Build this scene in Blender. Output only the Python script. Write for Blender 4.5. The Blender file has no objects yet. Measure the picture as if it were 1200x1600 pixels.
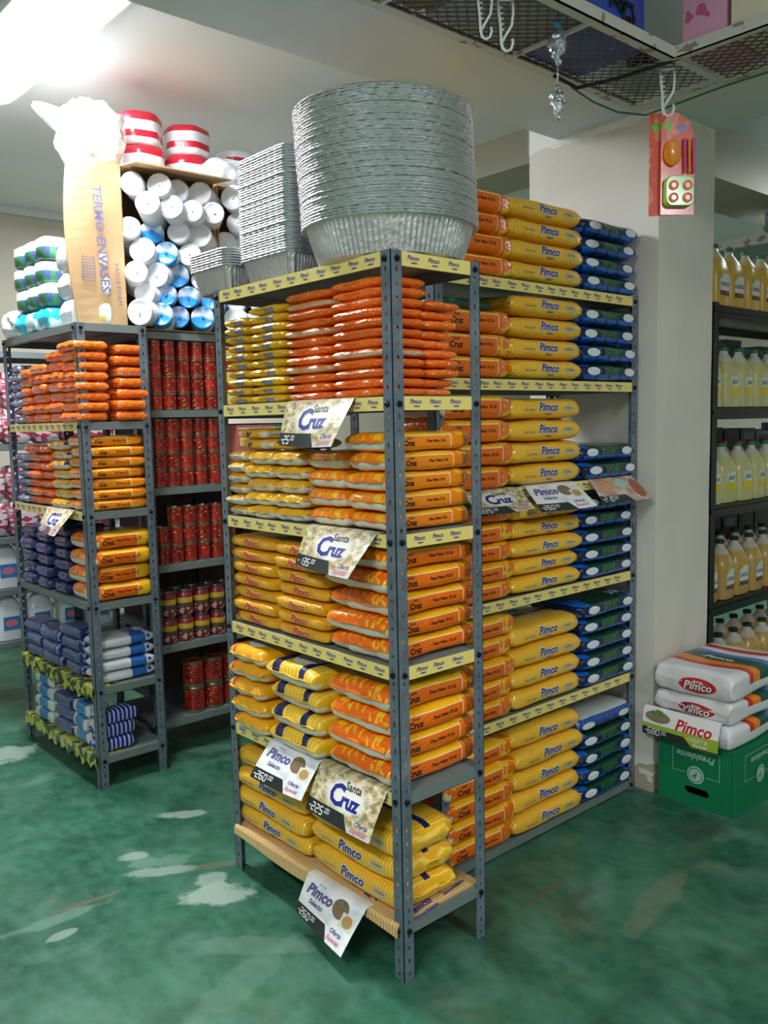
import bpy, bmesh, math, random
from mathutils import Vector, Matrix, noise
from mathutils.bvhtree import BVHTree
random.seed(7)
S = bpy.context.scene
COL = S.collection
PI = math.pi
# ---------------------------------------------------------------- camera
def set_camera():
    yaw, pit, rol = 0.8485, -0.1026, -0.0210
    f = Vector((math.cos(pit)*math.cos(yaw), math.cos(pit)*math.sin(yaw), math.sin(pit)))
    r = f.cross(Vector((0, 0, 1))).normalized(); u = r.cross(f)
    r2 = math.cos(rol)*r + math.sin(rol)*u; u2 = -math.sin(rol)*r + math.cos(rol)*u
    cd = bpy.data.cameras.new('camera'); co = bpy.data.objects.new('camera', cd); COL.objects.link(co)
    m = Matrix((r2, u2, -f)).transposed().to_4x4(); m.translation = Vector((-1.526, -1.6865, 1.561))
    co.matrix_world = m
    cd.sensor_fit = 'VERTICAL'; cd.sensor_height = 32; cd.lens = 1352.6/1600*32; cd.clip_start = .05
    S.camera = co
set_camera()
# ---------------------------------------------------------------- light
S.view_settings.view_transform = 'Standard'; S.view_settings.look = 'None'
S.view_settings.gamma = 1; S.view_settings.use_curve_mapping = False
S.view_settings.exposure = 0.5
w = bpy.data.worlds.new('world'); S.world = w; w.use_nodes = True
w.node_tree.nodes['Background'].inputs[0].default_value = (.8, .9, 1, 1)
w.node_tree.nodes['Background'].inputs[1].default_value = .05
def area(name, loc, size, sy, watts, color=(.93, .955, 1.), rot=(0, 0, 0)):
    l = bpy.data.lights.new(name, 'AREA'); l.shape = 'RECTANGLE'; l.size = size; l.size_y = sy
    l.energy = watts; l.color = color
    o = bpy.data.objects.new(name, l); o.location = loc; o.rotation_euler = rot; COL.objects.link(o)
    return o
area('tube_light_over_left_aisle', (-.15, 1.95, 3.04), .26, 1.3, 64)
area('tube_light_behind_camera', (-2.6, -1.3, 3.04), .26, 1.3, 62)
area('tube_light_right_aisle', (.2, -3.0, 3.04), .26, 1.3, 40)
area('tube_light_far_right', (4.7, .1, 3.04), .26, 1.3, 55)
area('tube_light_far_back', (2.0, 3.6, 3.04), .26, 1.3, 45)

# ---------------------------------------------------------------- material helpers
class NT:
    def __init__(s, name, rough=.5, metal=0., spec=.5, coat=0., bump=0., bscale=40., bstretch=(1, 1, 1), coords='Object'):
        s.m = bpy.data.materials.new(name); s.m.use_nodes = True
        s.t = s.m.node_tree; s.n = s.t.nodes; s.l = s.t.links
        s.b = s.n['Principled BSDF']
        s.b.inputs['Roughness'].default_value = rough; s.b.inputs['Metallic'].default_value = metal
        s.b.inputs['Specular IOR Level'].default_value = spec; s.b.inputs['Coat Weight'].default_value = coat
        s.b.inputs['Coat Roughness'].default_value = .12
        tc = s.n.new('ShaderNodeTexCoord'); s.co = tc.outputs[coords]; s.obj = tc.outputs['Object']
        sep = s.n.new('ShaderNodeSeparateXYZ'); s.l.new(s.co, sep.inputs[0])
        s.x, s.y, s.z = sep.outputs
        if bump:
            h = s.noise(bscale, 2, bstretch, s.obj)
            bn = s.n.new('ShaderNodeBump'); bn.inputs['Strength'].default_value = bump; bn.inputs['Distance'].default_value = .01
            s.l.new(h, bn.inputs['Height']); s.l.new(bn.outputs[0], s.b.inputs['Normal'])
            s.l.new(bn.outputs[0], s.b.inputs['Coat Normal'])
    def put(s, inp, v):
        if hasattr(v, 'is_output') or isinstance(v, bpy.types.NodeSocket): s.l.new(v, inp)
        elif isinstance(v, (tuple, list)): inp.default_value = tuple(v) + ((1,) if len(v) == 3 else ())
        else: inp.default_value = v
    def M(s, op, a, b=0., c=0.):
        n = s.n.new('ShaderNodeMath'); n.operation = op
        s.put(n.inputs[0], a); s.put(n.inputs[1], b)
        if op in ('MULTIPLY_ADD', 'SMOOTH_MIN', 'COMPARE'): s.put(n.inputs[2], c)
        return n.outputs[0]
    def gt(s, a, b): return s.M('GREATER_THAN', a, b)
    def lt(s, a, b): return s.M('LESS_THAN', a, b)
    def an(s, *a):
        r = a[0]
        for q in a[1:]: r = s.M('MULTIPLY', r, q)
        return r
    def orr(s, a, b): return s.M('MAXIMUM', a, b)
    def inv(s, a): return s.M('SUBTRACT', 1., a)
    def band(s, v, a, b): return s.an(s.gt(v, a), s.lt(v, b))
    def ell(s, u, v, cu, cv, ru, rv):
        a = s.M('DIVIDE', s.M('SUBTRACT', u, cu), ru); b = s.M('DIVIDE', s.M('SUBTRACT', v, cv), rv)
        return s.lt(s.M('ADD', s.M('MULTIPLY', a, a), s.M('MULTIPLY', b, b)), 1.)
    def mix(s, f, a, b):
        n = s.n.new('ShaderNodeMix'); n.data_type = 'RGBA'
        s.put(n.inputs[0], f); s.put(n.inputs[6], a); s.put(n.inputs[7], b)
        return n.outputs[2]
    def noise(s, scale, det=2, stretch=(1, 1, 1), co=None, col=False):
        mp = s.n.new('ShaderNodeMapping'); mp.inputs['Scale'].default_value = stretch
        s.l.new(co or s.co, mp.inputs[0])
        n = s.n.new('ShaderNodeTexNoise'); n.inputs['Scale'].default_value = scale; n.inputs['Detail'].default_value = det
        s.l.new(mp.outputs[0], n.inputs['Vector'])
        return n.outputs['Color' if col else 'Fac']
    def ramp(s, f, lo, hi):
        n = s.n.new('ShaderNodeMapRange'); s.put(n.inputs[0], f); n.inputs[1].default_value = lo; n.inputs[2].default_value = hi
        return n.outputs[0]
    def rnd(s):
        n = s.n.new('ShaderNodeObjectInfo'); return n.outputs['Random']
    def vary(s, c, amt=.1):
        n = s.n.new('ShaderNodeHueSaturation'); s.put(n.inputs['Color'], c)
        s.put(n.inputs['Value'], s.M('MULTIPLY_ADD', s.rnd(), amt*2, 1-amt))
        return n.outputs[0]
    def out(s, c): s.put(s.b.inputs['Base Color'], c); return s.m
def flat(name, c, rough=.5, metal=0., **k): return NT(name, rough, metal, **k).out(c)
def sr(h):  # sRGB hex -> linear
    v = [int(h[i:i+2], 16)/255 for i in (0, 2, 4)]
    return tuple(x/12.92 if x <= .04045 else ((x+.055)/1.055)**2.4 for x in v)
ORANGE, DORANGE, YEL, GOLD = sr('f2700c'), sr('e8500c'), sr('fbc21c'), sr('f0a818')
WHITE, NAVY, BLUE, PALE = (.8, .8, .8), sr('141f5c'), sr('1450b8'), sr('e6e4d8')
m_steel = NT('painted_grey_steel', .42, .15, bump=.05, bscale=90)
m_steel = m_steel.out(m_steel.mix(m_steel.ramp(m_steel.noise(14, 4), .35, .75), sr('5d6c7a'), sr('7b8994')))
m_shelf = flat('shelf_steel', sr('75807f'), .5, .1)
m_bolt = flat('dark_bolt', sr('1c2230'), .35, .7)
m_strip = NT('yellow_strip_paper', .45); m_strip = m_strip.out(sr('f0dc80'))
m_ink = flat('purple_blue_ink', sr('4a4a9c'), .5)
m_blue_ink = flat('blue_ink', sr('1c2a86'), .45)
m_black = flat('black_ink', sr('14141a'), .45)
m_white = flat('white_ink', (.85, .85, .85), .45)
m_red = flat('red_ink', sr('c8202c'), .45)
m_green_ink = flat('green_ink', sr('2a4a2a'), .45)
m_grey_ink = flat('grey_ink', sr('8088a0'), .5)
m_hole = None
# ---------------------------------------------------------------- mesh helpers
class MB:
    def __init__(s): s.v, s.f, s.mi, s.uv = [], [], [], None
    def add(s, vs, fs, mi=0):
        o = len(s.v); s.v += [tuple(v) for v in vs]; s.f += [tuple(i+o for i in f) for f in fs]
        s.mi += [mi]*len(fs); return s
    def box(s, a, b, mi=0, M=None):
        (x0, y0, z0), (x1, y1, z1) = a, b
        vs = [Vector(p) for p in ((x0,y0,z0),(x1,y0,z0),(x1,y1,z0),(x0,y1,z0),(x0,y0,z1),(x1,y0,z1),(x1,y1,z1),(x0,y1,z1))]
        if M: vs = [M @ v for v in vs]
        return s.add(vs, [(0,3,2,1),(4,5,6,7),(0,1,5,4),(1,2,6,5),(2,3,7,6),(3,0,4,7)], mi)
    def tube(s, pts, r, n=8, mi=0, cap=True):
        pts = [Vector(p) for p in pts]; rs = r if isinstance(r, (list, tuple)) else [r]*len(pts)
        vs, fs = [], []; up = None
        for i, p in enumerate(pts):
            d = (pts[min(i+1, len(pts)-1)] - pts[max(i-1, 0)]).normalized()
            if up is None: up = d.orthogonal().normalized()
            up = (up - d*up.dot(d)).normalized(); q = d.cross(up)
            vs += [p + rs[i]*(math.cos(2*PI*k/n)*up + math.sin(2*PI*k/n)*q) for k in range(n)]
        for i in range(len(pts)-1):
            fs += [(i*n+k, i*n+(k+1) % n, (i+1)*n+(k+1) % n, (i+1)*n+k) for k in range(n)]
        if cap: fs += [tuple(range(n))[::-1], tuple(range((len(pts)-1)*n, len(pts)*n))]
        return s.add(vs, fs, mi)
    def lathe(s, prof, n=24, mi=0, M=None, cap0=True, cap1=True):
        vs = [Vector((r*math.cos(2*PI*k/n), r*math.sin(2*PI*k/n), z)) for r, z in prof for k in range(n)]
        if M: vs = [M @ v for v in vs]
        fs = [(i*n+k, i*n+(k+1) % n, (i+1)*n+(k+1) % n, (i+1)*n+k) for i in range(len(prof)-1) for k in range(n)]
        if cap0: fs.append(tuple(range(n))[::-1])
        if cap1: fs.append(tuple(range((len(prof)-1)*n, len(prof)*n)))
        return s.add(vs, fs, mi)
    def loft(s, secs, n=None, mi=0, cap=True):  # secs: list of vertex rings
        n = len(secs[0]); vs = [v for r in secs for v in r]
        fs = [(i*n+k, i*n+(k+1) % n, (i+1)*n+(k+1) % n, (i+1)*n+k) for i in range(len(secs)-1) for k in range(n)]
        if cap: fs += [tuple(range(n))[::-1], tuple(range((len(secs)-1)*n, len(secs)*n))]
        return s.add(vs, fs, mi)
    def mesh(s, name, mats, smooth=False, sharp=None):
        me = bpy.data.meshes.new(name); me.from_pydata(s.v, [], s.f)
        for m in (mats if isinstance(mats, (list, tuple)) else [mats]): me.materials.append(m)
        me.polygons.foreach_set('material_index', s.mi)
        if s.uv:
            l = me.uv_layers.new(name='UVMap')
            for lp in me.loops: l.data[lp.index].uv = s.uv[lp.vertex_index] if lp.vertex_index < len(s.uv) else (0, 0)
        if smooth:
            me.polygons.foreach_set('use_smooth', [True]*len(me.polygons))
            if sharp: me.set_sharp_from_angle(angle=sharp)
        me.update(); return me
    def build(s, name, mats, parent=None, smooth=False, loc=(0,0,0), rot=0, sharp=None):
        return link(s.mesh(name, mats, smooth, sharp), name, parent, loc, rot)
def link(me, name, parent=None, loc=(0,0,0), rot=0):
    o = bpy.data.objects.new(name, me); COL.objects.link(o); o.location = loc
    o.rotation_euler = rot if isinstance(rot, (tuple, list)) else (0, 0, rot)
    if parent: o.parent = parent
    return o
def tag(o, label, cat, group=None, kind=None):
    o['label'] = label; o['category'] = cat
    if group: o['group'] = group
    if kind: o['kind'] = kind
    return o
def struct(o): o['kind'] = 'structure'; return o
def empty(name, loc=(0,0,0), rot=0): return link(None, name, None, loc, rot)
def copy(o, loc, rot=0, label=None, group=None, dz=None):
    c = o.copy(); COL.objects.link(c); c.location = loc
    c.rotation_euler = rot if isinstance(rot, (tuple, list)) else (0, 0, rot)
    if label: c['label'] = label
    if group: c['group'] = group
    for ch in o.children:
        d = ch.copy(); COL.objects.link(d); d.parent = c
        for g in ch.children:
            e = g.copy(); COL.objects.link(e); e.parent = d
    return c
UNITS = ['', 'first', 'second', 'third', 'fourth', 'fifth', 'sixth', 'seventh', 'eighth', 'ninth', 'tenth', 'eleventh', 'twelfth', 'thirteenth',
         'fourteenth', 'fifteenth', 'sixteenth', 'seventeenth', 'eighteenth', 'nineteenth']
TENS = {2: ('twenty', 'twentieth'), 3: ('thirty', 'thirtieth'), 4: ('forty', 'fortieth')}
def nth(k):
    if k < 20: return UNITS[k]
    t, u = divmod(k, 10); return TENS[t][1] if u == 0 else TENS[t][0] + '-' + UNITS[u]
def ordn(k, n): return 'bottom' if k == 0 else 'topmost' if k == n-1 else nth(k+1) + ' from bottom'
# ---- lettering
_tc = {}
def text_geo(s, size=.03, shear=0., bold=0., cell=.012, space=1.):
    key = (s, round(size, 4), shear, round(bold, 5), cell)
    if key in _tc: return _tc[key]
    cu = bpy.data.curves.new('lettering', 'FONT'); cu.body = s; cu.size = size; cu.shear = shear; cu.offset = bold
    cu.align_x = 'CENTER'; cu.align_y = 'CENTER'; cu.resolution_u = 2; cu.space_character = space
    o = bpy.data.objects.new('lettering', cu); COL.objects.link(o)
    dg = bpy.context.evaluated_depsgraph_get(); dg.update()
    me = bpy.data.meshes.new_from_object(o.evaluated_get(dg))
    COL.objects.unlink(o); bpy.data.objects.remove(o)
    bm = bmesh.new(); bm.from_mesh(me); bpy.data.meshes.remove(me)
    if bm.verts and cell:
        xs = [v.co.x for v in bm.verts]; ys = [v.co.y for v in bm.verts]
        for lo, hi, ax in ((min(xs), max(xs), 0), (min(ys), max(ys), 1)):
            k = math.floor(lo/cell)+1
            while k*cell < hi:
                no = Vector((1, 0, 0)) if ax == 0 else Vector((0, 1, 0))
                bmesh.ops.bisect_plane(bm, geom=bm.verts[:]+bm.edges[:]+bm.faces[:], plane_co=no*k*cell, plane_no=no)
                k += 1
    bm.verts.index_update()
    r = ([(v.co.x, v.co.y) for v in bm.verts], [tuple(v.index for v in f.verts) for f in bm.faces])
    bm.free(); _tc[key] = r; return r
def ellipse_geo(rx, ry, n=28, rings=3):
    vs = [(0, 0)] + [(rx*j/rings*math.cos(2*PI*k/n), ry*j/rings*math.sin(2*PI*k/n)) for j in range(1, rings+1) for k in range(n)]
    fs = [(0, 1+k, 1+(k+1) % n) for k in range(n)]
    for j in range(rings-1):
        fs += [(1+j*n+k, 1+(j+1)*n+k, 1+(j+1)*n+(k+1) % n, 1+j*n+(k+1) % n) for k in range(n)]
    return vs, fs
def rect_geo(w, h, nx=8, ny=3):
    vs = [(-w/2+w*i/nx, -h/2+h*j/ny) for j in range(ny+1) for i in range(nx+1)]
    return vs, [(j*(nx+1)+i, j*(nx+1)+i+1, (j+1)*(nx+1)+i+1, (j+1)*(nx+1)+i) for j in range(ny) for i in range(nx)]
def plane_map(o, a, b, n, lift=.0008):
    o, a, b, n = Vector(o), Vector(a).normalized(), Vector(b).normalized(), Vector(n).normalized()
    return lambda x, y, l=0: o + a*x + b*y + n*(lift+l)
def ray_map(bvh, o, a, b, n, lift=.001, far=.2):
    o, a, b, n = Vector(o), Vector(a).normalized(), Vector(b).normalized(), Vector(n).normalized()
    def f(x, y, l=0):
        p = o + a*x + b*y; h = bvh.ray_cast(p + n*far, -n)[0]
        return (h if h is not None else p) + n*(lift+l)
    return f
def stamp(mb, geo, fm, mi, dx=0, dy=0, rot=0, l=0):
    c, s = math.cos(rot), math.sin(rot)
    mb.add([fm(x*c-y*s+dx, x*s+y*c+dy, l) for x, y in geo[0]], geo[1], mi)
# ================================================================= BAGS
def pillow(L, W, T, seed, e=3.4, nx=26, nt=32, wr=.16, n=13., tw=0., pw=2.3):
    """closed bag: seams at both x ends"""
    rr = random.Random(seed); ph = [rr.uniform(0, 6.28) for _ in range(8)]
    vs, fs = [], []; secs = []
    for i in range(nx+1):
        q = -1 + 2*i/nx; a = 1-(1-abs(q))**1.6; s = math.copysign(a, q)
        tz = max(.05, (1-a**n)**(1/pw)); wy = 1-.07*a**6
        if tw and s > 0: wy *= 1 - tw*a**7
        ring = []
        for k in range(nt):
            th = 2*PI*(k+.5)/nt; c, d = math.cos(th), math.sin(th)
            y = math.copysign(abs(c)**(2/e), c); z = math.copysign(abs(d)**(2/e), d)
            edge = a**4
            f = wr*edge*(math.sin(7*y+ph[0]) + .7*math.sin(15*y+ph[1]))*.5
            lump = .05*math.sin(3*s+ph[2])*math.cos(2.3*y+ph[3]) + .04*math.sin(5.1*s+ph[4]+2*y)
            zz = z*T/2*tz*(1 + f + lump)
            zz = max(-T*.5, min(T*.5, zz))
            yy = y*W/2*(wy + .02*math.sin(4*s+ph[5])*(1 if c > 0 else -1)) + .012*W*edge*math.sin(9*z+ph[6])
            ring.append(Vector((s*L/2 + .006*edge*math.sin(6*y+ph[7])*math.copysign(1, s), yy, zz + T/2)))
        secs.append(ring)
    return secs
def seal_mesh(mb, L, W, T, sgn, mi, wid=.009, k=.82):
    n = 22; vs = []; 
    for i in range(n+1):
        y = -W/2*k + W*k*i/n; x = sgn*(L/2-.003)
        for dx, t in ((0, .0016), (wid, .0012)):
            z = T/2 + .002*math.sin(i*.6)
            vs += [(x+sgn*dx, y, z-t), (x+sgn*dx, y, z+t)]
    fs = []
    for i in range(n):
        a, b = i*4, (i+1)*4
        fs += [(a+1, a+3, b+3, b+1), (a, b, b+2, a+2), (a+2, b+2, b+3, a+3)]
    fs += [(0, 2, 3, 1), (n*4, n*4+1, n*4+3, n*4+2)]
    return mb.add(vs, fs, mi)
def bag_nt(name, rough=.3, bump=.35, bs=55, st=(1, 1, 1.6)): return NT(name, rough, coat=.5, bump=bump, bscale=bs, bstretch=st)

def mat_sc(name, L, T, orange, yel, endw=.045):
    """orange rice bag with yellow ends, white lines and a white lower band on the sealed end"""
    g = bag_nt(name); nz = g.noise(26, 2)
    c = g.mix(g.gt(g.z, .80*T), orange, yel)                                    # yellow top panel edge
    c = g.mix(g.band(g.z, .765*T, .80*T), c, sr('ffe8b0'))
    xe = L/2
    endr = g.gt(g.x, xe-.085)
    blot = g.gt(g.noise(30, 1, (.5, 1.6, 1)), .50)
    c = g.mix(g.an(endr, blot), c, yel)
    c = g.mix(g.an(endr, g.inv(blot)), c, orange)
    c = g.mix(g.band(g.x, xe-.088, xe-.084), c, sr('ffd8b8'))
    endl = g.lt(g.x, -xe+endw)
    c = g.mix(endl, c, orange)
    c = g.mix(g.an(endl, g.gt(g.noise(34, 1, (.6, 2, 1)), .56)), c, yel)
    c = g.mix(g.an(g.lt(g.x, -xe+.028), g.band(g.z, .12*T, .50*T)), c, sr('e2ddcc'))
    return g.out(g.vary(c, .06))
def mat_plain(name, base, end=None, endz=(.1, .55), L=.2, T=.03, endw=.03, patch=None, spots=None, stripes=None, rough=.3):
    g = bag_nt(name, rough); c = base
    if stripes:
        ax, per, col, duty = stripes
        v = {'x': g.x, 'y': g.y}[ax]
        c = g.mix(g.gt(g.M('FRACT', g.M('MULTIPLY', v, 1/per)), duty), c, col)
    if spots: c = g.mix(g.gt(g.noise(spots[1], 2, (1, 1, 2)), spots[2]), c, spots[0])
    if end:
        e2 = g.orr(g.lt(g.x, -L/2+endw), g.gt(g.x, L/2-endw))
        c = g.mix(g.an(e2, g.band(g.z, endz[0]*T, endz[1]*T)), c, end)
    if patch:
        col, x0, x1, z0, z1 = patch
        c = g.mix(g.an(g.band(g.x, x0, x1), g.band(g.z, z0*T, z1*T)), c, col)
    return g.out(g.vary(c, .07))

_bc = {}
def bag_proto(kind, L, W, T, var=0):
    """returns (body mesh, seal mesh or None)"""
    key = (kind, round(L, 3), round(W, 3), round(T, 3), var)
    if key in _bc: return _bc[key]
    big = T > .04
    mb = MB(); secs = pillow(L, W, T, len(kind)*13 + var*31 + int(L*100), nx=26 if big else 16, nt=32 if big else 20, n=14 if big else 8,
                             e=4.6 if kind in ('sc', 'sclight') else 3.8, tw=.12 if kind in ('sc', 'sclight') else .04)
    mb.loft(secs)
    bvh = BVHTree.FromPolygons([Vector(v) for v in mb.v], mb.f)
    front = ray_map(bvh, (0, -W/2, T*.5), (1, 0, 0), (0, 0, 1), (0, -1, 0), .0011, .1)
    top = ray_map(bvh, (0, 0, T), (1, 0, 0), (0, 1, 0), (0, 0, 1), .0011, .1)
    mk = '%s_%d_%d' % (kind, L*1000, T*1000)
    sealm = None
    if kind in ('sc', 'sclight'):
        o, y = (ORANGE, YEL) if kind == 'sc' else (sr('f98c10'), sr('ffc428'))
        mt = _bc.get(mk) or mat_sc('orange_film_'+mk, L, T, o, y); _bc[mk] = mt
        mats = [mt, m_black, m_white]; f = T/.065
        u = L/.37
        stamp(mb, text_geo('Santa', .0115*f), front, 1, -.098*u, .011*f)
        stamp(mb, text_geo('Cruz', .024*f, bold=.0008), front, 1, -.1*u, -.006*f)
        stamp(mb, text_geo('Peso Neto %s Lb' % ('10' if kind == 'sc' else '5'), .0135*f, bold=.0003), front, 1, .02*u, 0)
        stamp(mb, text_geo('Santa', .03, bold=.0006), top, 1, -.05, .035, rot=0)
        stamp(mb, text_geo('Cruz', .06, bold=.0015), top, 1, -.04, -.015, rot=0)
        sealm = m_seal_o
    elif kind == 'pim':
        if mk not in _bc:
            g = bag_nt('yellow_film_'+mk, .32)
            c = g.mix(g.gt(g.M('FRACT', g.M('MULTIPLY', g.x, 1/.0125)), .66), sr('f2b414'), sr('fbd25a'))
            c = g.mix(g.an(g.ell(g.x, g.z, L*.29, T*.48, .034, T*.20)), c, sr('cdb87c'))
            c = g.mix(g.an(g.gt(g.z, T*.86), g.band(g.y, W*.02-.012, W*.02+.012)), c, NAVY)
            _bc[mk] = g.out(g.vary(c, .05))
        mats = [_bc[mk], m_blue_ink, m_white, m_grey_ink, m_ink]
        stamp(mb, text_geo('Pimco', .041*T/.075, .25, .0030, cell=.01), front, 2, 0, .004)
        stamp(mb, text_geo('Pimco', .041*T/.075, .25, .0012, cell=.01), front, 1, 0, .004, l=.0006)
        stamp(mb, text_geo('Selecto', .012, .2, .0002), front, 4, .006, -.019*T/.075, l=.0004)
        stamp(mb, text_geo('Super Selecto', .011, .1), front, 4, -L*.27, -.004)
        stamp(mb, text_geo('10 Libras', .011, .1), front, 1, L*.29, .002)
        stamp(mb, ellipse_geo(.085, .05), top, 2, 0, W*.24)
        stamp(mb, text_geo('Pimco', .05, .25, .001), top, 1, 0, W*.24, l=.0006)
        sealm = m_seal_y
    elif kind == 'pimred':
        if mk not in _bc:
            g = bag_nt('gold_film_'+mk, .35)
            c = g.mix(g.orr(g.ell(g.x, g.z, L*.33, T*.5, .022, T*.18), g.ell(g.x, g.z, -L*.33, T*.5, .022, T*.18)), sr('eaa416'), sr('eeb23c'))
            _bc[mk] = g.out(g.vary(c, .06))
        mats = [_bc[mk], flat('red_pimco_ink', sr('cc4a30'), .5), sr and flat('cream_outline', sr('f4cc90'), .5)]
        stamp(mb, text_geo('Pimco', .032, .2, .0034), front, 2, 0, 0)
        stamp(mb, text_geo('Pimco', .032, .2, .0012), front, 1, 0, 0, l=.0008)
        sealm = m_seal_y
    elif kind in ('pimband', 'pimbandred'):   # seen from its sealed end
        if mk not in _bc:
            g = bag_nt('banded_film_'+mk, .3)
            c = g.mix(g.gt(g.M('FRACT', g.M('MULTIPLY', g.y, 1/.017)), .55), sr('f6c022'), sr('fbd75c'))
            if kind == 'pimband':
                c = g.mix(g.orr(g.band(g.y, .055, .10), g.band(g.y, -.075, -.045)), c, NAVY)
            else: c = g.mix(g.an(g.lt(g.x, -L/2+.05), g.band(g.y, W*.32, W*.38)), sr('f2ac14'), sr('d84830'))
            c = g.mix(g.an(g.lt(g.x, -L/2+.03), g.band(g.z, .08*T, .42*T)), c, sr('d8d8d0'))
            _bc[mk] = g.out(g.vary(c, .05))
        mats = [_bc[mk], m_blue_ink, m_white, m_red]
        stamp(mb, ellipse_geo(.10, .07), top, 2, -.04, 0, rot=0)
        stamp(mb, text_geo('Pimco', .06, .2, .0015), top, 1 if kind == 'pimband' else 3, -.04, 0, rot=-PI/2, l=.0006)
        sealm = m_seal_y
    elif kind == 'blue':
        if mk not in _bc:
            g = bag_nt('blue_film_'+mk, .22, .5)
            dg = g.gt(g.M('FRACT', g.M('MULTIPLY', g.M('ADD', g.x, g.z), 1/.075)), .85)
            c = g.mix(dg, sr('1660c8'), sr('0a1c50'))
            c = g.mix(g.gt(g.z, T*.36), c, sr('10204c'))
            c = g.mix(g.an(g.gt(g.z, T*.4), g.band(g.x, -.055, .055)), c, sr('1a5a30'))
            c = g.mix(g.gt(g.z, T*.80), c, sr('12402c'))
            c = g.mix(g.an(g.gt(g.z, T*.80), g.M('GREATER_THAN', g.M('ABSOLUTE', g.x), L*.36)), c, sr('1866c0'))
            _bc[mk] = g.out(g.vary(c, .08))
        mats = [_bc[mk], flat('silver_white_oval', sr('dfe4ea'), .35)]
        for sx in (-1, 1): stamp(mb, ellipse_geo(.036, T*.22), front, 1, sx*L*.32, T*.05)
        stamp(mb, text_geo('10', .07, .2, .003), top, 1, L*.25, -W*.25)
        sealm = m_seal_b
    elif kind == 'bluelight':
        if mk not in _bc:
            g = bag_nt('blue_stripe_film', .3)
            c = g.mix(g.gt(g.M('FRACT', g.M('MULTIPLY', g.x, 1/.022)), .5), sr('2a62b4'), sr('173c86'))
            c = g.mix(g.gt(g.z, T*.85), c, sr('c8cfc8')); c = g.mix(g.lt(g.z, T*.4), c, sr('12306a'))
            _bc[mk] = g.out(c)
        mats = [_bc[mk], flat('silver_white_oval2', sr('dfe4ea'), .35)]
        for sx in (-1, 1): stamp(mb, ellipse_geo(.036, T*.2), front, 1, sx*L*.32, -T*.05)
        sealm = m_seal_b
    else:
        mats = [SMALL[kind](L, W, T)]
        sealm = {'o': m_seal_o, 'y': m_seal_y, 'n': m_seal_b, 'w': m_seal_w}[SMALLSEAL[kind]]
    me = mb.mesh('bag_'+kind, mats, True)
    sm = None
    if sealm:
        sm = [seal_mesh(MB(), L, W, T, q, 0, .009, .82 if q < 0 else .7).mesh('sealed_edge', sealm) for q in (-1, 1)] if big else None
    _bc[key] = (me, sm); return _bc[key]
m_seal_o = flat('orange_seal', sr('f07818'), .3, coat=.5)
m_seal_y = flat('yellow_seal', sr('f0c040'), .3, coat=.5)
m_seal_b = flat('blue_seal', sr('1a3c8a'), .25, coat=.5)
m_seal_w = flat('white_seal', sr('d8dce0'), .3, coat=.5)
_mc = {}
def cache(k, f):
    if k not in _mc: _mc[k] = f()
    return _mc[k]
def m_osmall(L, W, T):
    def f():
        g = bag_nt('small_orange_film', .25, .55, 90); c = sr('f8741a')
        c = g.mix(g.an(g.M('GREATER_THAN', g.noise(70, 3, (.35, .35, 3)), .66)), c, sr('ffb070'))
        c = g.mix(g.an(g.gt(g.x, L*.22), g.band(g.y, -W*.1, W*.18), g.band(g.z, .1*T, .55*T)), c, sr('b8b4c4'))
        c = g.mix(g.an(g.band(g.M('MULTIPLY', g.rnd(), 1.), .0, .14), g.band(g.z, .2*T, .6*T)), c, sr('e8c8a0'))
        return g.out(g.vary(c, .1))
    return cache('os', f)
def m_ysmall(L, W, T):
    def f():
        g = bag_nt('small_yellow_film', .25, .5, 90); c = sr('f4c016')
        c = g.mix(g.an(g.band(g.y, -W*.22, W*.08), g.band(g.z, .05*T, .62*T)), c, sr('8c88a0'))
        c = g.mix(g.gt(g.noise(60, 3, (.5, .5, 3)), .66), c, sr('f8e090'))
        return g.out(g.vary(c, .1))
    return cache('ys', f)
SMALL = {
 'osmall': m_osmall, 'ysmall': m_ysmall,
 'ywhite': lambda L, W, T: cache('yw', lambda: mat_plain('yellow_white_end_film', sr('f0b41c'), sr('dcdad0'), (.05, .52), L, T, .03, spots=(sr('3a3a80'), 18, .66))),
 'navy': lambda L, W, T: cache('nv', lambda: mat_plain('navy_striped_film', sr('22306c'), None, stripes=('x', .014, sr('8090c0'), .62), L=L, T=T, rough=.35)),
 'navyw': lambda L, W, T: cache('nw', lambda: mat_plain('navy_white_striped_film', sr('1a2a86'), None, stripes=('x', .02, sr('b8c2ee'), .62), L=L, T=T, rough=.35)),
 'navydark': lambda L, W, T: cache('nd', lambda: mat_plain('dark_navy_film', sr('232f60'), None, spots=(sr('5a6aa0'), 30, .6), L=L, T=T, rough=.3)),
 'sky': lambda L, W, T: cache('sk', lambda: mat_plain('sky_blue_film', sr('2f80c4'), sr('d8dcd8'), (.0, 1.), L, T, .035, stripes=('x', .02, sr('4a94d0'), .7), rough=.35)),
 'whiteblue': lambda L, W, T: cache('wb', lambda: mat_plain('white_blue_film', sr('dfe3ea'), None, patch=(sr('2a6cc0'), L*.05, L*.34, 0, 1), L=L, T=T, rough=.3, spots=(sr('2050a0'), 9, .64))),
 'silverblue': lambda L, W, T: cache('sb', lambda: mat_plain('silver_blue_film', sr('a8b4d0'), None, spots=(sr('44568e'), 40, .52), L=L, T=T, rough=.3)),
 'dkgreen': lambda L, W, T: cache('dg', lambda: mat_plain('dark_green_film', sr('1c4a3c'), None, spots=(sr('3a7a60'), 20, .6), L=L, T=T, rough=.3)),
}
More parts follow.
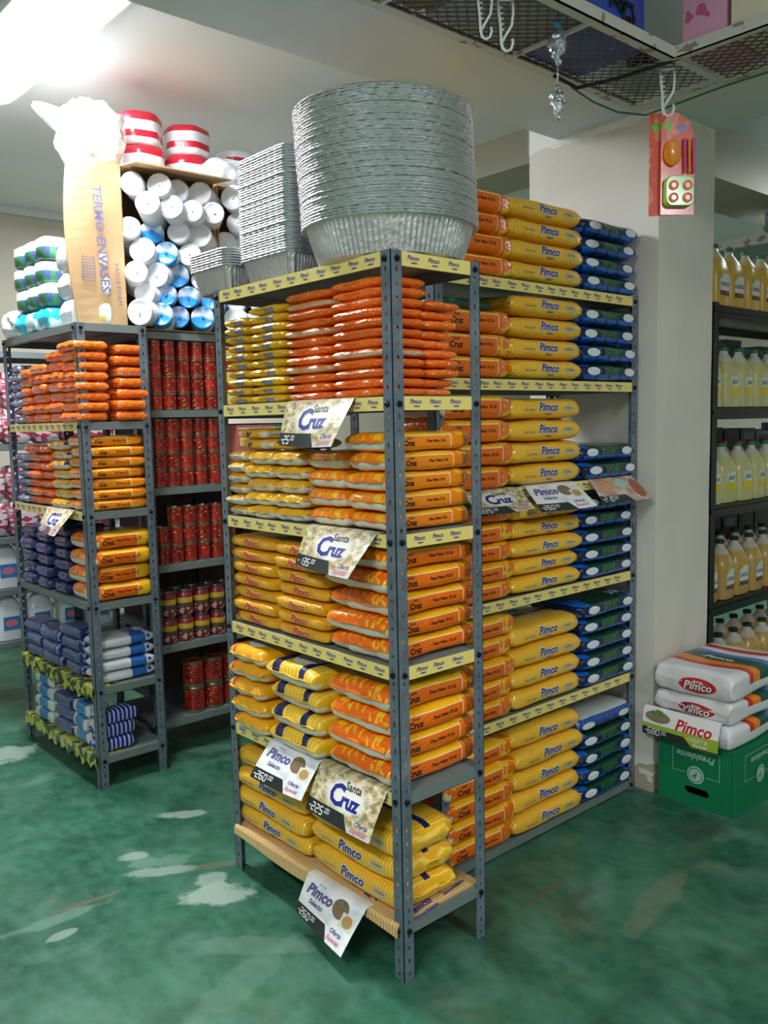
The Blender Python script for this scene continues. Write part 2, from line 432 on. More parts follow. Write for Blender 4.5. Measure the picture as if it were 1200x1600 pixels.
SMALLSEAL = {'osmall': 'o', 'ysmall': 'y', 'ywhite': 'y', 'navy': 'n', 'navyw': 'n', 'navydark': 'n', 'sky': 'n', 'whiteblue': 'w', 'silverblue': 'w', 'dkgreen': 'n'}
LOOK = {'sc': 'orange bag with black lettering', 'sclight': 'light orange yellow-ended bag', 'pim': 'yellow bag with blue lettering',
 'pimred': 'golden bag with red lettering', 'pimband': 'yellow bag with navy bands', 'pimbandred': 'yellow bag with red mark',
 'blue': 'blue bag with white ovals', 'bluelight': 'striped blue pale-topped bag', 'osmall': 'small orange bag', 'ysmall': 'small yellow bag',
 'ywhite': 'yellow bag with white end', 'navy': 'navy striped bag', 'navyw': 'navy and white striped bag', 'navydark': 'dark navy bag',
 'sky': 'sky blue white-ended bag', 'whiteblue': 'white and blue bag', 'silverblue': 'silvery blue bag', 'dkgreen': 'dark green bag'}
RACKS = {'F': 'front rack', 'P': 'pillar rack', 'L': 'left rack', 'B': 'back rack'}
def stack(kind, cx, cy, z0, n, dims, rot, where, rack, shelf, jit=.008, rj=.03, step=None, lean=(0, 0), lookx=None, name='food_bag'):
    """n bags on one another; where/rack/shelf word the label"""
    L, W, T = dims; step = step or T*1.002+.0003; first = None
    for k in range(n):
        me, sm = bag_proto(kind, L, W, T, random.randrange(3 if T > .04 else 2))
        jx, jy = random.uniform(-jit, jit), random.uniform(-jit, jit)
        r = rot + random.uniform(-rj, rj)
        o = link(me, name, None, (cx + jx + lean[0]*k, cy + jy + lean[1]*k, z0 + .001 + step*k), r)
        tag(o, '%s, %s, %s stack, %s, %s' % (lookx or LOOK[kind], ordn(k, n), where, RACKS[rack] if rack in RACKS else rack, shelf), 'food bag',
            'bags in the %s stack, %s, %s' % (where, RACKS.get(rack, rack), shelf))
        for q in sm or (): link(q, 'sealed_edge', o)
# ================================================================= ROOM
CZ = 3.15
def wallmat(name, c, d, sc=1.5):
    g = NT(name, .75, bump=.12, bscale=25); return g.out(g.mix(g.ramp(g.noise(sc, 4), .3, .7), c, d))
m_wall = wallmat('cream_wall_paint', sr('cfc9b8'), sr('c4bfae'))
m_ceil = wallmat('white_ceiling_paint', sr('eef2f4'), sr('e6ecee'))
m_beam = wallmat('pale_grey_beam_paint', sr('dbe1e1'), sr('cfd6d6'))
m_beam2 = wallmat('beige_beam_paint', sr('bdb9a6'), sr('b3b09e'))
g = NT('pillar_paint', .7, bump=.15, bscale=20)
c = g.mix(g.ramp(g.noise(2.2, 4), .35, .7), sr('dedad0'), sr('d2cfc6'))
c = g.mix(g.an(g.lt(g.M('ADD', g.z, g.M('MULTIPLY', g.noise(11, 4), .16)), .19), g.gt(g.noise(16, 4), .40)), c, sr('a89f8c'))
nz = g.M('ADD', g.z, g.M('MULTIPLY', g.noise(7, 3), .12))
c = g.mix(g.gt(nz, 2.785), c, sr('eceeec'))
m_col = g.out(c)
X0, X1, Y0, Y1 = -4.2, 7.0, -4.2, 4.85
g = NT('green_painted_concrete', .38, spec=.4, bump=.06, bscale=12)
n1 = g.ramp(g.noise(1.6, 5, (1, 1, 1)), .38, .68); n2 = g.ramp(g.noise(7, 5, (1.0, .45, 1)), .45, .75)
c = g.mix(n1, sr('184c38'), sr('33694f')); c = g.mix(g.M('MULTIPLY', n2, .55), c, sr('5f8776'))
c = g.mix(g.M('MULTIPLY', g.ramp(g.noise(3.1, 6, (.6, 1, 1)), .60, .74), .6), c, sr('76988a'))
c = g.mix(g.M('MULTIPLY', g.ramp(g.noise(2.3, 3), .62, .7), .3), c, sr('7a6a50'))
fine = g.ramp(g.noise(24, 6, (1, .7, 1)), .35, .7); c = g.mix(g.M('MULTIPLY', fine, .24), c, sr('5c9a80'))
c = g.mix(g.M('MULTIPLY', g.ramp(g.noise(5.5, 7, (.8, 1, 1)), .52, .66), .5), c, sr('18402f'))
c = g.mix(g.M('MULTIPLY', g.ramp(g.noise(75, 3), .62, .8), .12), c, sr('8cb0a0'))
wob = g.M('ADD', g.M('MULTIPLY', g.M('SUBTRACT', g.noise(9, 5), .5), 3.2), g.M('MULTIPLY', g.M('SUBTRACT', g.noise(60, 3), .5), .8))
def wear(px, py, ru, rv, ang, col, strength=1.):
    global c
    ca, sa = math.cos(ang), math.sin(ang)
    u = g.M('SUBTRACT', g.x, px); v = g.M('SUBTRACT', g.y, py)
    a = g.M('DIVIDE', g.M('ADD', g.M('MULTIPLY', u, ca), g.M('MULTIPLY', v, sa)), ru)
    b = g.M('DIVIDE', g.M('SUBTRACT', g.M('MULTIPLY', v, ca), g.M('MULTIPLY', u, sa)), rv)
    d = g.M('ADD', g.M('ADD', g.M('MULTIPLY', a, a), g.M('MULTIPLY', b, b)), wob)
    c = g.mix(g.M('MULTIPLY', g.inv(g.ramp(d, .55, 1.15)), strength), c, col)
_w = sr('94a89a'); _g = sr('6c8c7b')
FLOORPATCHES = [(.064, 1.40, .10, .035, -.6, _w, .8), (-.238, 1.217, .06, .035, -.5, _w, .7), (-.21, 1.045, .13, .035, -.55, _w, .6), (-.17, 1.10, .12, .05, -.5, _g, .6),
    (-.135, .77, .13, .075, -.5, _w, .85), (-.116, .87, .06, .05, -.4, _w, .7), (-.30, 2.62, .22, .13, -.4, _w, .8), (-.60, 1.0, .16, .03, -.1, _g, .6), (-.50, 1.03, .12, .012, -.1, sr('8a6a58'), .35),
    (-.06, .95, .1, .02, -.5, sr('8a6a58'), .32), (.52, 1.95, .16, .05, -.5, _g, .5), (-.2, .43, .22, .05, -.8, _g, .35), (-.33, .32, .24, .06, .3, _g, .3), (-.62, .9, .05, .02, 0, _w, .6), (.66, .02, .12, .015, .1, sr('6a4a3a'), .4), (.9, -.25, .25, .05, .2, sr('6f7a60'), .5), (1.45, -.1, .12, .1, 0, sr('3a4a40'), .5)]
for a in FLOORPATCHES: wear(*a)
m_floor = g.out(c)
struct(MB().box((X0, Y0, -.1), (X1, Y1, 0)).build('floor', m_floor))
struct(MB().box((X0, Y0, CZ), (X1, Y1, CZ+.1)).build('ceiling', m_ceil))
struct(MB().box((X0, Y1, 0), (X1, Y1+.1, CZ)).build('wall_back', m_wall))
struct(MB().box((X0-.1, Y0, 0), (X0, Y1, CZ)).build('wall_left', m_wall))
struct(MB().box((X1, Y0, 0), (X1+.1, Y1, CZ)).build('wall_right', m_wall))
struct(MB().box((X0, Y0-.1, 0), (X1, Y0, CZ)).build('wall_front', m_wall))
struct(MB().box((X0, Y1-.035, CZ-.05), (X1, Y1, CZ)).build('trim_1', flat('cornice_paint', sr('d8dcdc'), .6)))
# pillar (rough plastered) and beams
def pillar():
    x0, x1, y0, y1 = 1.6, 2.03, .2, .84; secs = []
    for z in [i*.11 for i in range(26)] + [CZ]:
        ring = []
        pts = [(x0, y0), (x1, y0), (x1, y1), (x0, y1)]
        for a in range(4):
            p, q = pts[a], pts[(a+1) % 4]
            for t in range(8):
                f = (t+.0)/8; x, y = p[0]+(q[0]-p[0])*f, p[1]+(q[1]-p[1])*f
                nn = noise.noise(Vector((x*6, y*6, z*4)))*.006 + (.006 if z < .12 else 0)*noise.noise(Vector((x*20, y*20, z*30)))
                ring.append(Vector((x + nn, y + nn, z)))
        secs.append(ring)
    o = MB().loft(secs).build('pillar', m_col, None); tag(o, 'square plastered cream pillar with scuffed base beside the blue bags', 'pillar')
    struct(o)
pillar()
struct(MB().box((X0, .2, 2.752), (1.6, .69, CZ)).build('trim_2', m_beam))          # beam, named by the setting's rules
struct(MB().box((1.44, Y0, 2.752), (2.03, .2, CZ)).build('trim_3', m_beam))
struct(MB().box((2.03, .78, 2.87), (X1, 1.2, CZ)).build('trim_4', m_beam2))
struct(MB().box((2.35, 1.2, 2.96), (2.75, Y1, CZ)).build('trim_5', m_beam2))
# ================================================================= RACKS
PW, PITCH = .038, .038
def flange(mb, o, a, n, H):
    """perforated steel strip: origin o, across a (unit), thickness dir n"""
    o, a, n = Vector(o), Vector(a), Vector(n); K = int(H/PITCH); z = 0; hw = PITCH/2; th = .0022
    for side in (0, 1):
        off = n*th*side
        for k in range(K+1):
            z0, z1 = k*PITCH, min((k+1)*PITCH, H)
            if z1-z0 < .02:
                P = [o+off, o+off+a*PW, o+off+a*PW, o+off]; zz = [z0, z0, z1, z1]
                mb.add([p+Vector((0, 0, q)) for p, q in zip(P, zz)], [(0, 1, 2, 3)]); continue
            zc = (z0+z1)/2; c = .55*PW; outer, inner = [], []
            cor = [(0, z0), (c, z0), (PW, z0), (PW, zc), (PW, z1), (c, z1), (0, z1), (0, zc)]
            angs = [-135, -90, -45, 0, 45, 90, 135, 180]
            rz = .009 if k % 2 else .005
            for (x, zz), an in zip(cor, angs):
                outer.append(o+off+a*x+Vector((0, 0, zz)))
                inner.append(o+off+a*(c+.0042*math.cos(math.radians(an)))+Vector((0, 0, zc+rz*math.sin(math.radians(an)))))
            mb.add(outer+inner, [(i, (i+1) % 8, 8+(i+1) % 8, 8+i) for i in range(8)])
    # rim edges
    for e in (0, PW):
        mb.add([o+a*e, o+a*e+n*th, o+a*e+n*th+Vector((0, 0, H)), o+a*e+Vector((0, 0, H))], [(0, 1, 2, 3)])
def strip_text(mb, fm, length, mi, size=.017, pitch=.072, off=0.):
    n = int(length/pitch)
    for k in range(n):
        x = -length/2 + pitch*(k+.5) + off + random.uniform(-.006, .006)
        stamp(mb, text_geo('Pimco', size, .25, .0005, cell=0), fm, mi, x, .004)
        stamp(mb, ellipse_geo(size*.75, .0022, 10, 1), fm, mi, x+.004, -.0085)
def rack(name, label, x0, y0, W, D, H, levels, lip=.035, strips=(), posts=((0, 0), (1, 0), (1, 1), (0, 1)), group='grey steel racks', mat=None, bolts=True):
    """strips: (level index, side) with side 'x' the -x face, 'y' the -y face"""
    root = empty(name, (x0, y0, 0)); tag(root, label, 'shelf rack', group)
    mp = mat or m_steel
    for px, py in posts:
        mb = MB(); sx, sy = (1 if px == 0 else -1), (1 if py == 0 else -1)
        o = Vector((px*W, py*D, 0))
        flange(mb, o, (sx, 0, 0), (0, sy, 0), H); flange(mb, o, (0, sy, 0), (sx, 0, 0), H)
        p = mb.build('post', mp, root)
        if bolts:
            for z in levels:
                for d in (0, 1):
                    b = MB(); c0 = o + (Vector((sx*PW*.55, -sy*.004, z+lip*.45)) if d == 0 else Vector((-sx*.004, sy*PW*.55, z+lip*.45)))
                    nrm = Vector((0, -sy, 0)) if d == 0 else Vector((-sx, 0, 0))
                    b.tube([c0 + nrm*-.004, c0 + nrm*.002, c0 + nrm*.004], [.008, .008, .005], 8)
                    b.build('bolt', m_bolt, p)
    for i, z in enumerate(levels):
        mb = MB(); e = .0025; t = z+lip
        mb.box((e, e, t-.003), (W-e, D-e, t))
        mb.box((PW*.1, e, z), (W-PW*.1, e+.0025, t-.003)).box((PW*.1, D-e-.0025, z), (W-PW*.1, D-e, t-.003))
        mb.box((e, PW*.1, z), (e+.0025, D-PW*.1, t-.003)).box((W-e-.0025, PW*.1, z), (W-e, D-PW*.1, t-.003))
        mb.box((e, e, z), (W-e, e+.012, z+.002)).box((e, e, z), (e+.012, D-e, z+.002))
        sh = mb.build('shelf', m_shelf if not mat else mat, root)
        for li, side in strips:
            if li != i: continue
            mb = MB()
            if side == 'y':
                mb.box((PW+.001, -.0008, z-.001), (W-PW-.001, e-.0002, t+.001))
                fm = plane_map((W/2, -.0008, z+lip/2), (1, 0, 0), (0, 0, 1), (0, -1, 0), .0006); ln = W-2*PW
            else:
                mb.box((-.0008, PW+.001, z-.001), (e-.0002, D-PW-.001, t+.001))
                fm = plane_map((-.0008, D/2, z+lip/2), (0, -1, 0), (0, 0, 1), (-1, 0, 0), .0006); ln = D-2*PW
            strip_text(mb, fm, ln, 1, off=.01)
            mb.build('shelf_edge_strip', [m_strip, m_ink], sh)
    return root
LA = [1.967, 1.594, 1.226, .863, .505, .130]; LIP = .035
WA, DA = .338, .880
rackA = rack('storage_rack', 'grey slotted steel rack at front with yellow edge strips', 0, 0, WA, DA, 2.005, LA,
     strips=[(0, 'x'), (0, 'y'), (1, 'x'), (1, 'y'), (2, 'x'), (2, 'y'), (3, 'x'), (3, 'y'), (4, 'x')])
LB = [2.003, 1.665, 1.290, .900, .473, .004]
XB, YB, WB, DB = .435, .28, 1.15, .43
rackB = rack('storage_rack', 'grey slotted steel rack beside pillar holding orange, yellow and blue bags', XB, YB, WB, DB, 2.045, LB,
     strips=[(i, 'y') for i in range(5)])
LD = [1.965, 1.555, 1.175, .782, .412, .105]
XD, YD, WD, DD = -.072, 1.859, .315, .90
rackD = rack('storage_rack', 'grey slotted steel rack at left with striped navy bags below', XD, YD, WD, DD, 2.0, LD, strips=[(1, 'x'), (2, 'x')])
LE = [1.96, 1.605, 1.248, .886, .503, .140]
XE, YE, WE, DE = .27, 1.98, 1.25, .45
rackE = rack('storage_rack', 'grey steel rack behind, filled with stacked red cans', XE, YE, WE, DE, 1.995, LE)
XF, YF, WF, DF = -.75, 3.3, 1.6, .4
LF = [1.96, 1.45, .93, .64, .34]
rackF = rack('storage_rack', 'far grey rack seen behind left rack, holding bleach jugs', XF, YF, WF, DF, 1.995, LF)

# bottom shelf liner (corrugated card with printed name)
g = NT('corrugated_liner', .6)
v = g.M('FRACT', g.M('MULTIPLY', g.y, 1/.0125))
m_liner = g.out(g.mix(g.gt(v, .55), sr('e6c890'), sr('c39a5c')))
mb = MB(); t = LA[5]+LIP
n = 140; vs = []
for i in range(n+1):
    y = .015 + (DA-.03)*i/n; dz = .0018*math.cos(2*PI*y/.0125)
    sag = .008*math.sin(y*9)
    prof = [(WA-.004, t+.003), (.02, t+.003), (-.004, t+.003), (-.010, t-.006), (-.012, t-.036+sag), (-.009, t-.036+sag), (-.006, t-.008), (-.001, t+.0005), (WA-.004, t+.0005)]
    vs += [(x, y, z+dz*.6) for x, z in prof]
m_ = 9; fs = [(i*m_+k, i*m_+(k+1) % m_, (i+1)*m_+(k+1) % m_, (i+1)*m_+k) for i in range(n) for k in range(m_)]
mb.add(vs, fs, 0)
fm = plane_map((0, 0, t+.0055), (0, -1, 0), (1, 0, 0), (0, 0, 1), .0004)
fm2 = plane_map((0, 0, t+.0055), (1, .15, 0), (-.15, 1, 0), (0, 0, 1), .0004)
for (x, y) in ((.10, .045), (.25, .06), (.255, .20), (.1, .2)):
    stamp(mb, text_geo('Pimco', .042, .25, .0012, cell=0), fm2, 1, x, y-.02); stamp(mb, text_geo('Arroz Selecto', .018, .2, .0006, cell=0), fm2, 1, x, y-.052)
lin = mb.build('shelf_liner', [m_liner, m_ink], rackA); lin['label'] = 'ribbed cream card liner with printed names on lowest shelf'

# ---- front rack contents
def T_(lv, i): return lv[i] + LIP
F2, F3, F4, F5, F6 = 'second shelf down', 'third shelf down', 'fourth shelf down', 'fifth shelf down', 'bottom shelf'
z = T_(LA, 1)
stack('osmall', .095, .158, z, 12, (.165, .225, .0265), 0, 'corner', 'F', F2, jit=.004, rj=.03)
stack('osmall', .235, .165, z, 10, (.14, .21, .0265), 0, 'right inner', 'F', F2, jit=.012, rj=.12)
stack('osmall', .100, .395, z, 12, (.165, .22, .0262), 0, 'second', 'F', F2, jit=.004)
stack('ysmall', .095, .605, z, 11, (.165, .19, .0272), 0, 'third', 'F', F2, jit=.004)
stack('ysmall', .090, .765, z, 10, (.165, .125, .0275), 0, 'farthest', 'F', F2, jit=.004)
stack('osmall', .235, .395, z, 10, (.12, .2, .0265), 0, 'inner second', 'F', F2, jit=.008)
z = T_(LA, 2)
stack('sclight', .178, .135, z, 5, (.325, .185, .0545), 0, 'corner', 'F', F3, rj=.015)
stack('sclight', .170, .325, z, 4, (.31, .185, .055), 0, 'second', 'F', F3, rj=.02)
stack('ywhite', .105, .500, z, 5, (.19, .155, .043), 0, 'third', 'F', F3)
stack('ywhite', .100, .655, z, 5, (.19, .150, .043), 0, 'fourth', 'F', F3)
stack('ywhite', .100, .785, z, 6, (.19, .105, .036), 0, 'farthest', 'F', F3)
z2 = z + 5*.0437
stack('ywhite', .12, .56, z2+.003, 1, (.19, .15, .034), PI/2+.3, 'loose middle', 'F', F3)
stack('ywhite', .10, .735, z2+.003, 2, (.21, .12, .034), PI/2-.15, 'loose far', 'F', F3)
z = T_(LA, 3)
stack('sc', .185, .178, z, 5, (.362, .28, .0635), 0, 'corner', 'F', F4, rj=.03, jit=.008)
stack('pimred', .085, .455, z, 7, (.252, .16, .0425), -PI/2, 'middle', 'F', F4, rj=.02)
stack('pimred', .085, .715, z, 7, (.252, .16, .0425), -PI/2, 'far', 'F', F4, rj=.02)
z = T_(LA, 4)
stack('sc', .185, .178, z, 4, (.366, .285, .0715), 0, 'corner', 'F', F5, rj=.03, jit=.008)
stack('pimband', .150, .475, z, 4, (.34, .27, .070), 0, 'middle', 'F', F5, rj=.025, jit=.01)
stack('pimbandred', .150, .730, z, 5, (.34, .205, .058), 0, 'far', 'F', F5, rj=.025, jit=.01)
z = T_(LA, 5) + .006
stack('pim', .125, .238, z, 3, (.42, .235, .080), -PI/2, 'near', 'F', F6, rj=.025, jit=.008)
stack('pim', .125, .665, z, 4, (.405, .235, .070), -PI/2, 'far', 'F', F6, rj=.02, jit=.008)
# ---- pillar rack contents
def tri(i, no, ny, nb, to, ty, tb, sh, kb='blue'):
    z = T_(LB, i)
    if no: stack('sc', .635, YB+.125, z, no, (.37, .27, to), 0, 'left', 'P', sh, rj=.02)
    if ny: stack('pim', 1.005, YB+.125, z, ny, (.40, .27, ty), 0, 'middle', 'P', sh, rj=.02)
    if nb: stack(kb, 1.385, YB+.120, z, nb, (.375, .27, tb), 0, 'right', 'P', sh, rj=.02)
tri(0, 4, 4, 4, .070, .072, .066, 'top shelf')
tri(1, 3, 4, 4, .076, .074, .070, F2)
tri(2, 4, 4, 2, .080, .078, .068, F3)
tri(3, 5, 5, 5, .068, .066, .066, F4)
tri(4, 5, 4, 5, .074, .078, .068, F5)
tri(5, 5, 5, 4, .078, .080, .070, F6)
stack('bluelight', 1.385, YB+.12, T_(LB, 5)+4*.0706+.001, 1, (.375, .27, .070), 0, 'right capping', 'P', F6)
stack('dkgreen', .62, YB+.13, T_(LB, 1)+3*.0767, 1, (.30, .2, .035), .05, 'dark capping', 'P', F2)
# ---- left rack contents
z = T_(LD, 1)
for k, (x, wh) in enumerate(((.0, 'front left'), (.135, 'front right'))):
    stack('osmall', x-.012 if k == 0 else x+.03, YD+.09, z, 8 if k == 0 else 7, (.14, .19, .042 if k == 0 else .047), 0, wh, 'L', F2)
stack('osmall', .0, 2.145, z, 7, (.135, .185, .044), 0, 'third', 'L', F2)
stack('osmall', .0, 2.335, z, 6, (.135, .185, .044), 0, 'fourth', 'L', F2)
stack('osmall', -.0, 2.50, z, 6, (.13, .13, .042), 0, 'fifth', 'L', F2)
stack('silverblue', -.0, 2.645, z, 7, (.12, .14, .040), 0, 'farthest', 'L', F2)
z = T_(LD, 2)
stack('sclight', .088, 1.965, z, 7, (.28, .20, .0455), 0, 'corner', 'L', F3)
stack('ywhite', .03, 2.165, z, 7, (.18, .185, .043), 0, 'second', 'L', F3)
stack('osmall', .03, 2.33, z, 7, (.18, .13, .040), 0, 'third', 'L', F3)
stack('osmall', .02, 2.48, z, 7, (.16, .15, .040), 0, 'fourth', 'L', F3)
stack('silverblue', .01, 2.64, z, 6, (.14, .15, .040), 0, 'farthest', 'L', F3)
z = T_(LD, 3)
stack('sc', .088, 1.985, z, 4, (.29, .24, .074), 0, 'corner', 'L', F4)
stack('navydark', .03, 2.21, z, 6, (.18, .18, .052), 0, 'second', 'L', F4, rj=.1)
stack('navydark', .02, 2.41, z, 6, (.18, .18, .054), 0, 'third', 'L', F4, rj=.1)
stack('navydark', .02, 2.61, z, 5, (.18, .18, .056), 0, 'farthest', 'L', F4, rj=.1)
z = T_(LD, 4)
stack('whiteblue', .10, 1.975, z, 4, (.25, .18, .05), .0, 'front right', 'L', F5, rj=.06)
stack('navy', -.005, 2.18, z, 4, (.19, .10, .056), -PI/2, 'corner navy', 'L', F5, rj=.08)
stack('navy', -.01, 2.395, z, 3, (.2, .11, .060), -PI/2, 'middle navy', 'L', F5, rj=.08)
stack('navy', -.01, 2.62, z, 3, (.2, .11, .060), -PI/2, 'far navy', 'L', F5, rj=.08)
stack('whiteblue', .12, 2.15, z, 3, (.2, .14, .05), 0, 'inner', 'L', F5, rj=.1)
z = T_(LD, 5)
stack('navyw', .03, 1.94, z, 3, (.17, .10, .062), 0, 'front right', 'L', F6, rj=.04)
stack('sky', -.005, 2.10, z, 3, (.17, .1, .062), -PI/2, 'corner', 'L', F6, rj=.06)
stack('navy', -.01, 2.30, z, 3, (.19, .1, .062), -PI/2, 'middle', 'L', F6, rj=.06)
stack('sky', -.01, 2.53, z, 4, (.22, .1, .058), -PI/2, 'far', 'L', F6, rj=.06)
# crumpled printed liners on the two lowest left-rack shelves
g = NT('green_yellow_printed_plastic', .3, coat=.3, coords='Object')
m_gl = g.out(g.mix(g.gt(g.noise(24, 1), .52), sr('b8b84a'), sr('3a4a2c')))
for lv in (4, 5):
    mb = MB(); t = T_(LD, lv); n = 160; vs = []
    for i in range(n+1):
        y = .02+(DD-.04)*i/n; w1 = .010*math.sin(i*.42)+.005*math.sin(i*.19)+.003*math.sin(i*1.1)
        for x, zz in ((.12, t+.0012), (.0, t+.0012), (-.004, t-.004), (-.008+w1*.2, t-.05+w1), (-.011+w1*.2, t-.05+w1), (-.007, t+.002), (.12, t+.0022)):
            vs.append((x, y, zz))
    fs = [(i*7+k, i*7+(k+1) % 7, (i+1)*7+(k+1) % 7, (i+1)*7+k) for i in range(n) for k in range(7)]
    mb.add(vs, fs); o = mb.build('shelf_liner', m_gl, rackD)
    o['label'] = 'crumpled yellow and green printed shelf liner'
# ================================================================= PRICE CARDS
def card_mat(kind):
    g = NT('price_card_'+kind, .35, coat=.3, coords='UV'); u, v = g.x, g.y
    if kind == 'santa':
        c = g.mix(g.ramp(g.noise(7, 3, (1.6, 1, 1)), .42, .6), sr('8c8a5e'), sr('e6d8b8'))
        c = g.mix(g.gt(g.noise(13, 1), .58), c, sr('cfae84'))
        d = g.M('ADD', g.M('POWER', g.M('DIVIDE', g.M('ABSOLUTE', g.M('SUBTRACT', u, .5)), .34), 2.), g.M('POWER', g.M('DIVIDE', g.M('ABSOLUTE', g.M('SUBTRACT', v, .60)), .36), 2.))
        c = g.mix(g.inv(g.ramp(d, .4, 1.0)), c, sr('eeeae0'))
    elif kind == 'pimco':
        c = g.mix(g.ramp(g.noise(4, 3), .45, .7), sr('eceef0'), sr('cdd2d6'))
        c = g.mix(g.ell(u, v, .68, .72, .13, .2), c, sr('8a6a54')); c = g.mix(g.an(g.ell(u, v, .68, .80, .11, .1), g.gt(g.noise(16, 1), .5)), c, sr('5a6e4a'))
        c = g.mix(g.an(g.band(u, .74, .96), g.band(v, .42, .72)), c, sr('d8dccc')); c = g.mix(g.ell(u, v, .85, .58, .08, .12), c, sr('b8945e'))
    elif kind == 'chicken':
        c = g.mix(g.ramp(g.noise(4, 4), .42, .6), sr('b08878'), sr('d8c2b4'))
        c = g.mix(g.ell(u, v, .26, .72, .2, .22), c, sr('c89468')); c = g.mix(g.ell(u, v, .62, .75, .14, .2), c, sr('a8c4bc'))
        c = g.mix(g.ell(u, v, .9, .5, .12, .4), c, sr('9c5a34'))
    else:
        c = g.mix(g.lt(v, .45), sr('eceef0'), sr('9cb83a'))
        c = g.mix(g.ell(u, v, .2, .72, .17, .2), c, sr('8a7a66')); c = g.mix(g.an(g.ell(u, v, .2, .86, .10, .12), g.gt(g.noise(18, 1), .45)), c, sr('4c8a34'))
    # dark price field with slanted right end
    sl = g.M('ADD', u, g.M('MULTIPLY', v, .35))
    c = g.mix(g.an(g.lt(v, .29), g.lt(sl, .66)), c, sr('202a2c'))
    c = g.mix(g.an(g.lt(v, .1 if kind == 'santa' else 0), g.gt(sl, .66)), c, sr('c4c8c8'))
    return g.out(c)
CM = {k: card_mat(k) for k in ('santa', 'pimco', 'chicken', 'offer')}
m_purple = flat('purple_ink', sr('5c5690'), .5); m_pink = flat('pink_script_ink', sr('c87888'), .5); m_olive = flat('olive_ink', sr('3a3c30'), .5)
SEG = {'0': 'abcdef', '1': 'bc', '2': 'abged', '3': 'abgcd', '5': 'afgcd', '6': 'afgedc', '8': 'abcdefg'}
def seven(mb, fm, s, x, y, h, mi, l=.0008):
    w_ = h*.52; t = h*.15; G = {'a': (w_/2, h, w_, t), 'g': (w_/2, h/2, w_, t), 'd': (w_/2, 0, w_, t), 'f': (0, .75*h, t, h*.42), 'b': (w_, .75*h, t, h*.42), 'e': (0, .25*h, t, h*.42), 'c': (w_, .25*h, t, h*.42)}
    for ch in s:
        if ch in SEG:
            for q in SEG[ch]:
                cx, cy, ww, hh = G[q]; stamp(mb, rect_geo(ww, hh, 1, 1), fm, mi, x+cx+.12*cy, y+cy, l=l)
            x += w_*1.55
        elif ch == '.': stamp(mb, rect_geo(t, t, 1, 1), fm, mi, x, y, l=l); x += t*2
        elif ch == '-': stamp(mb, rect_geo(w_*.6, t*1.2, 1, 1), fm, mi, x+w_*.3, y+h*.45, l=l); x += w_*.9
    return x
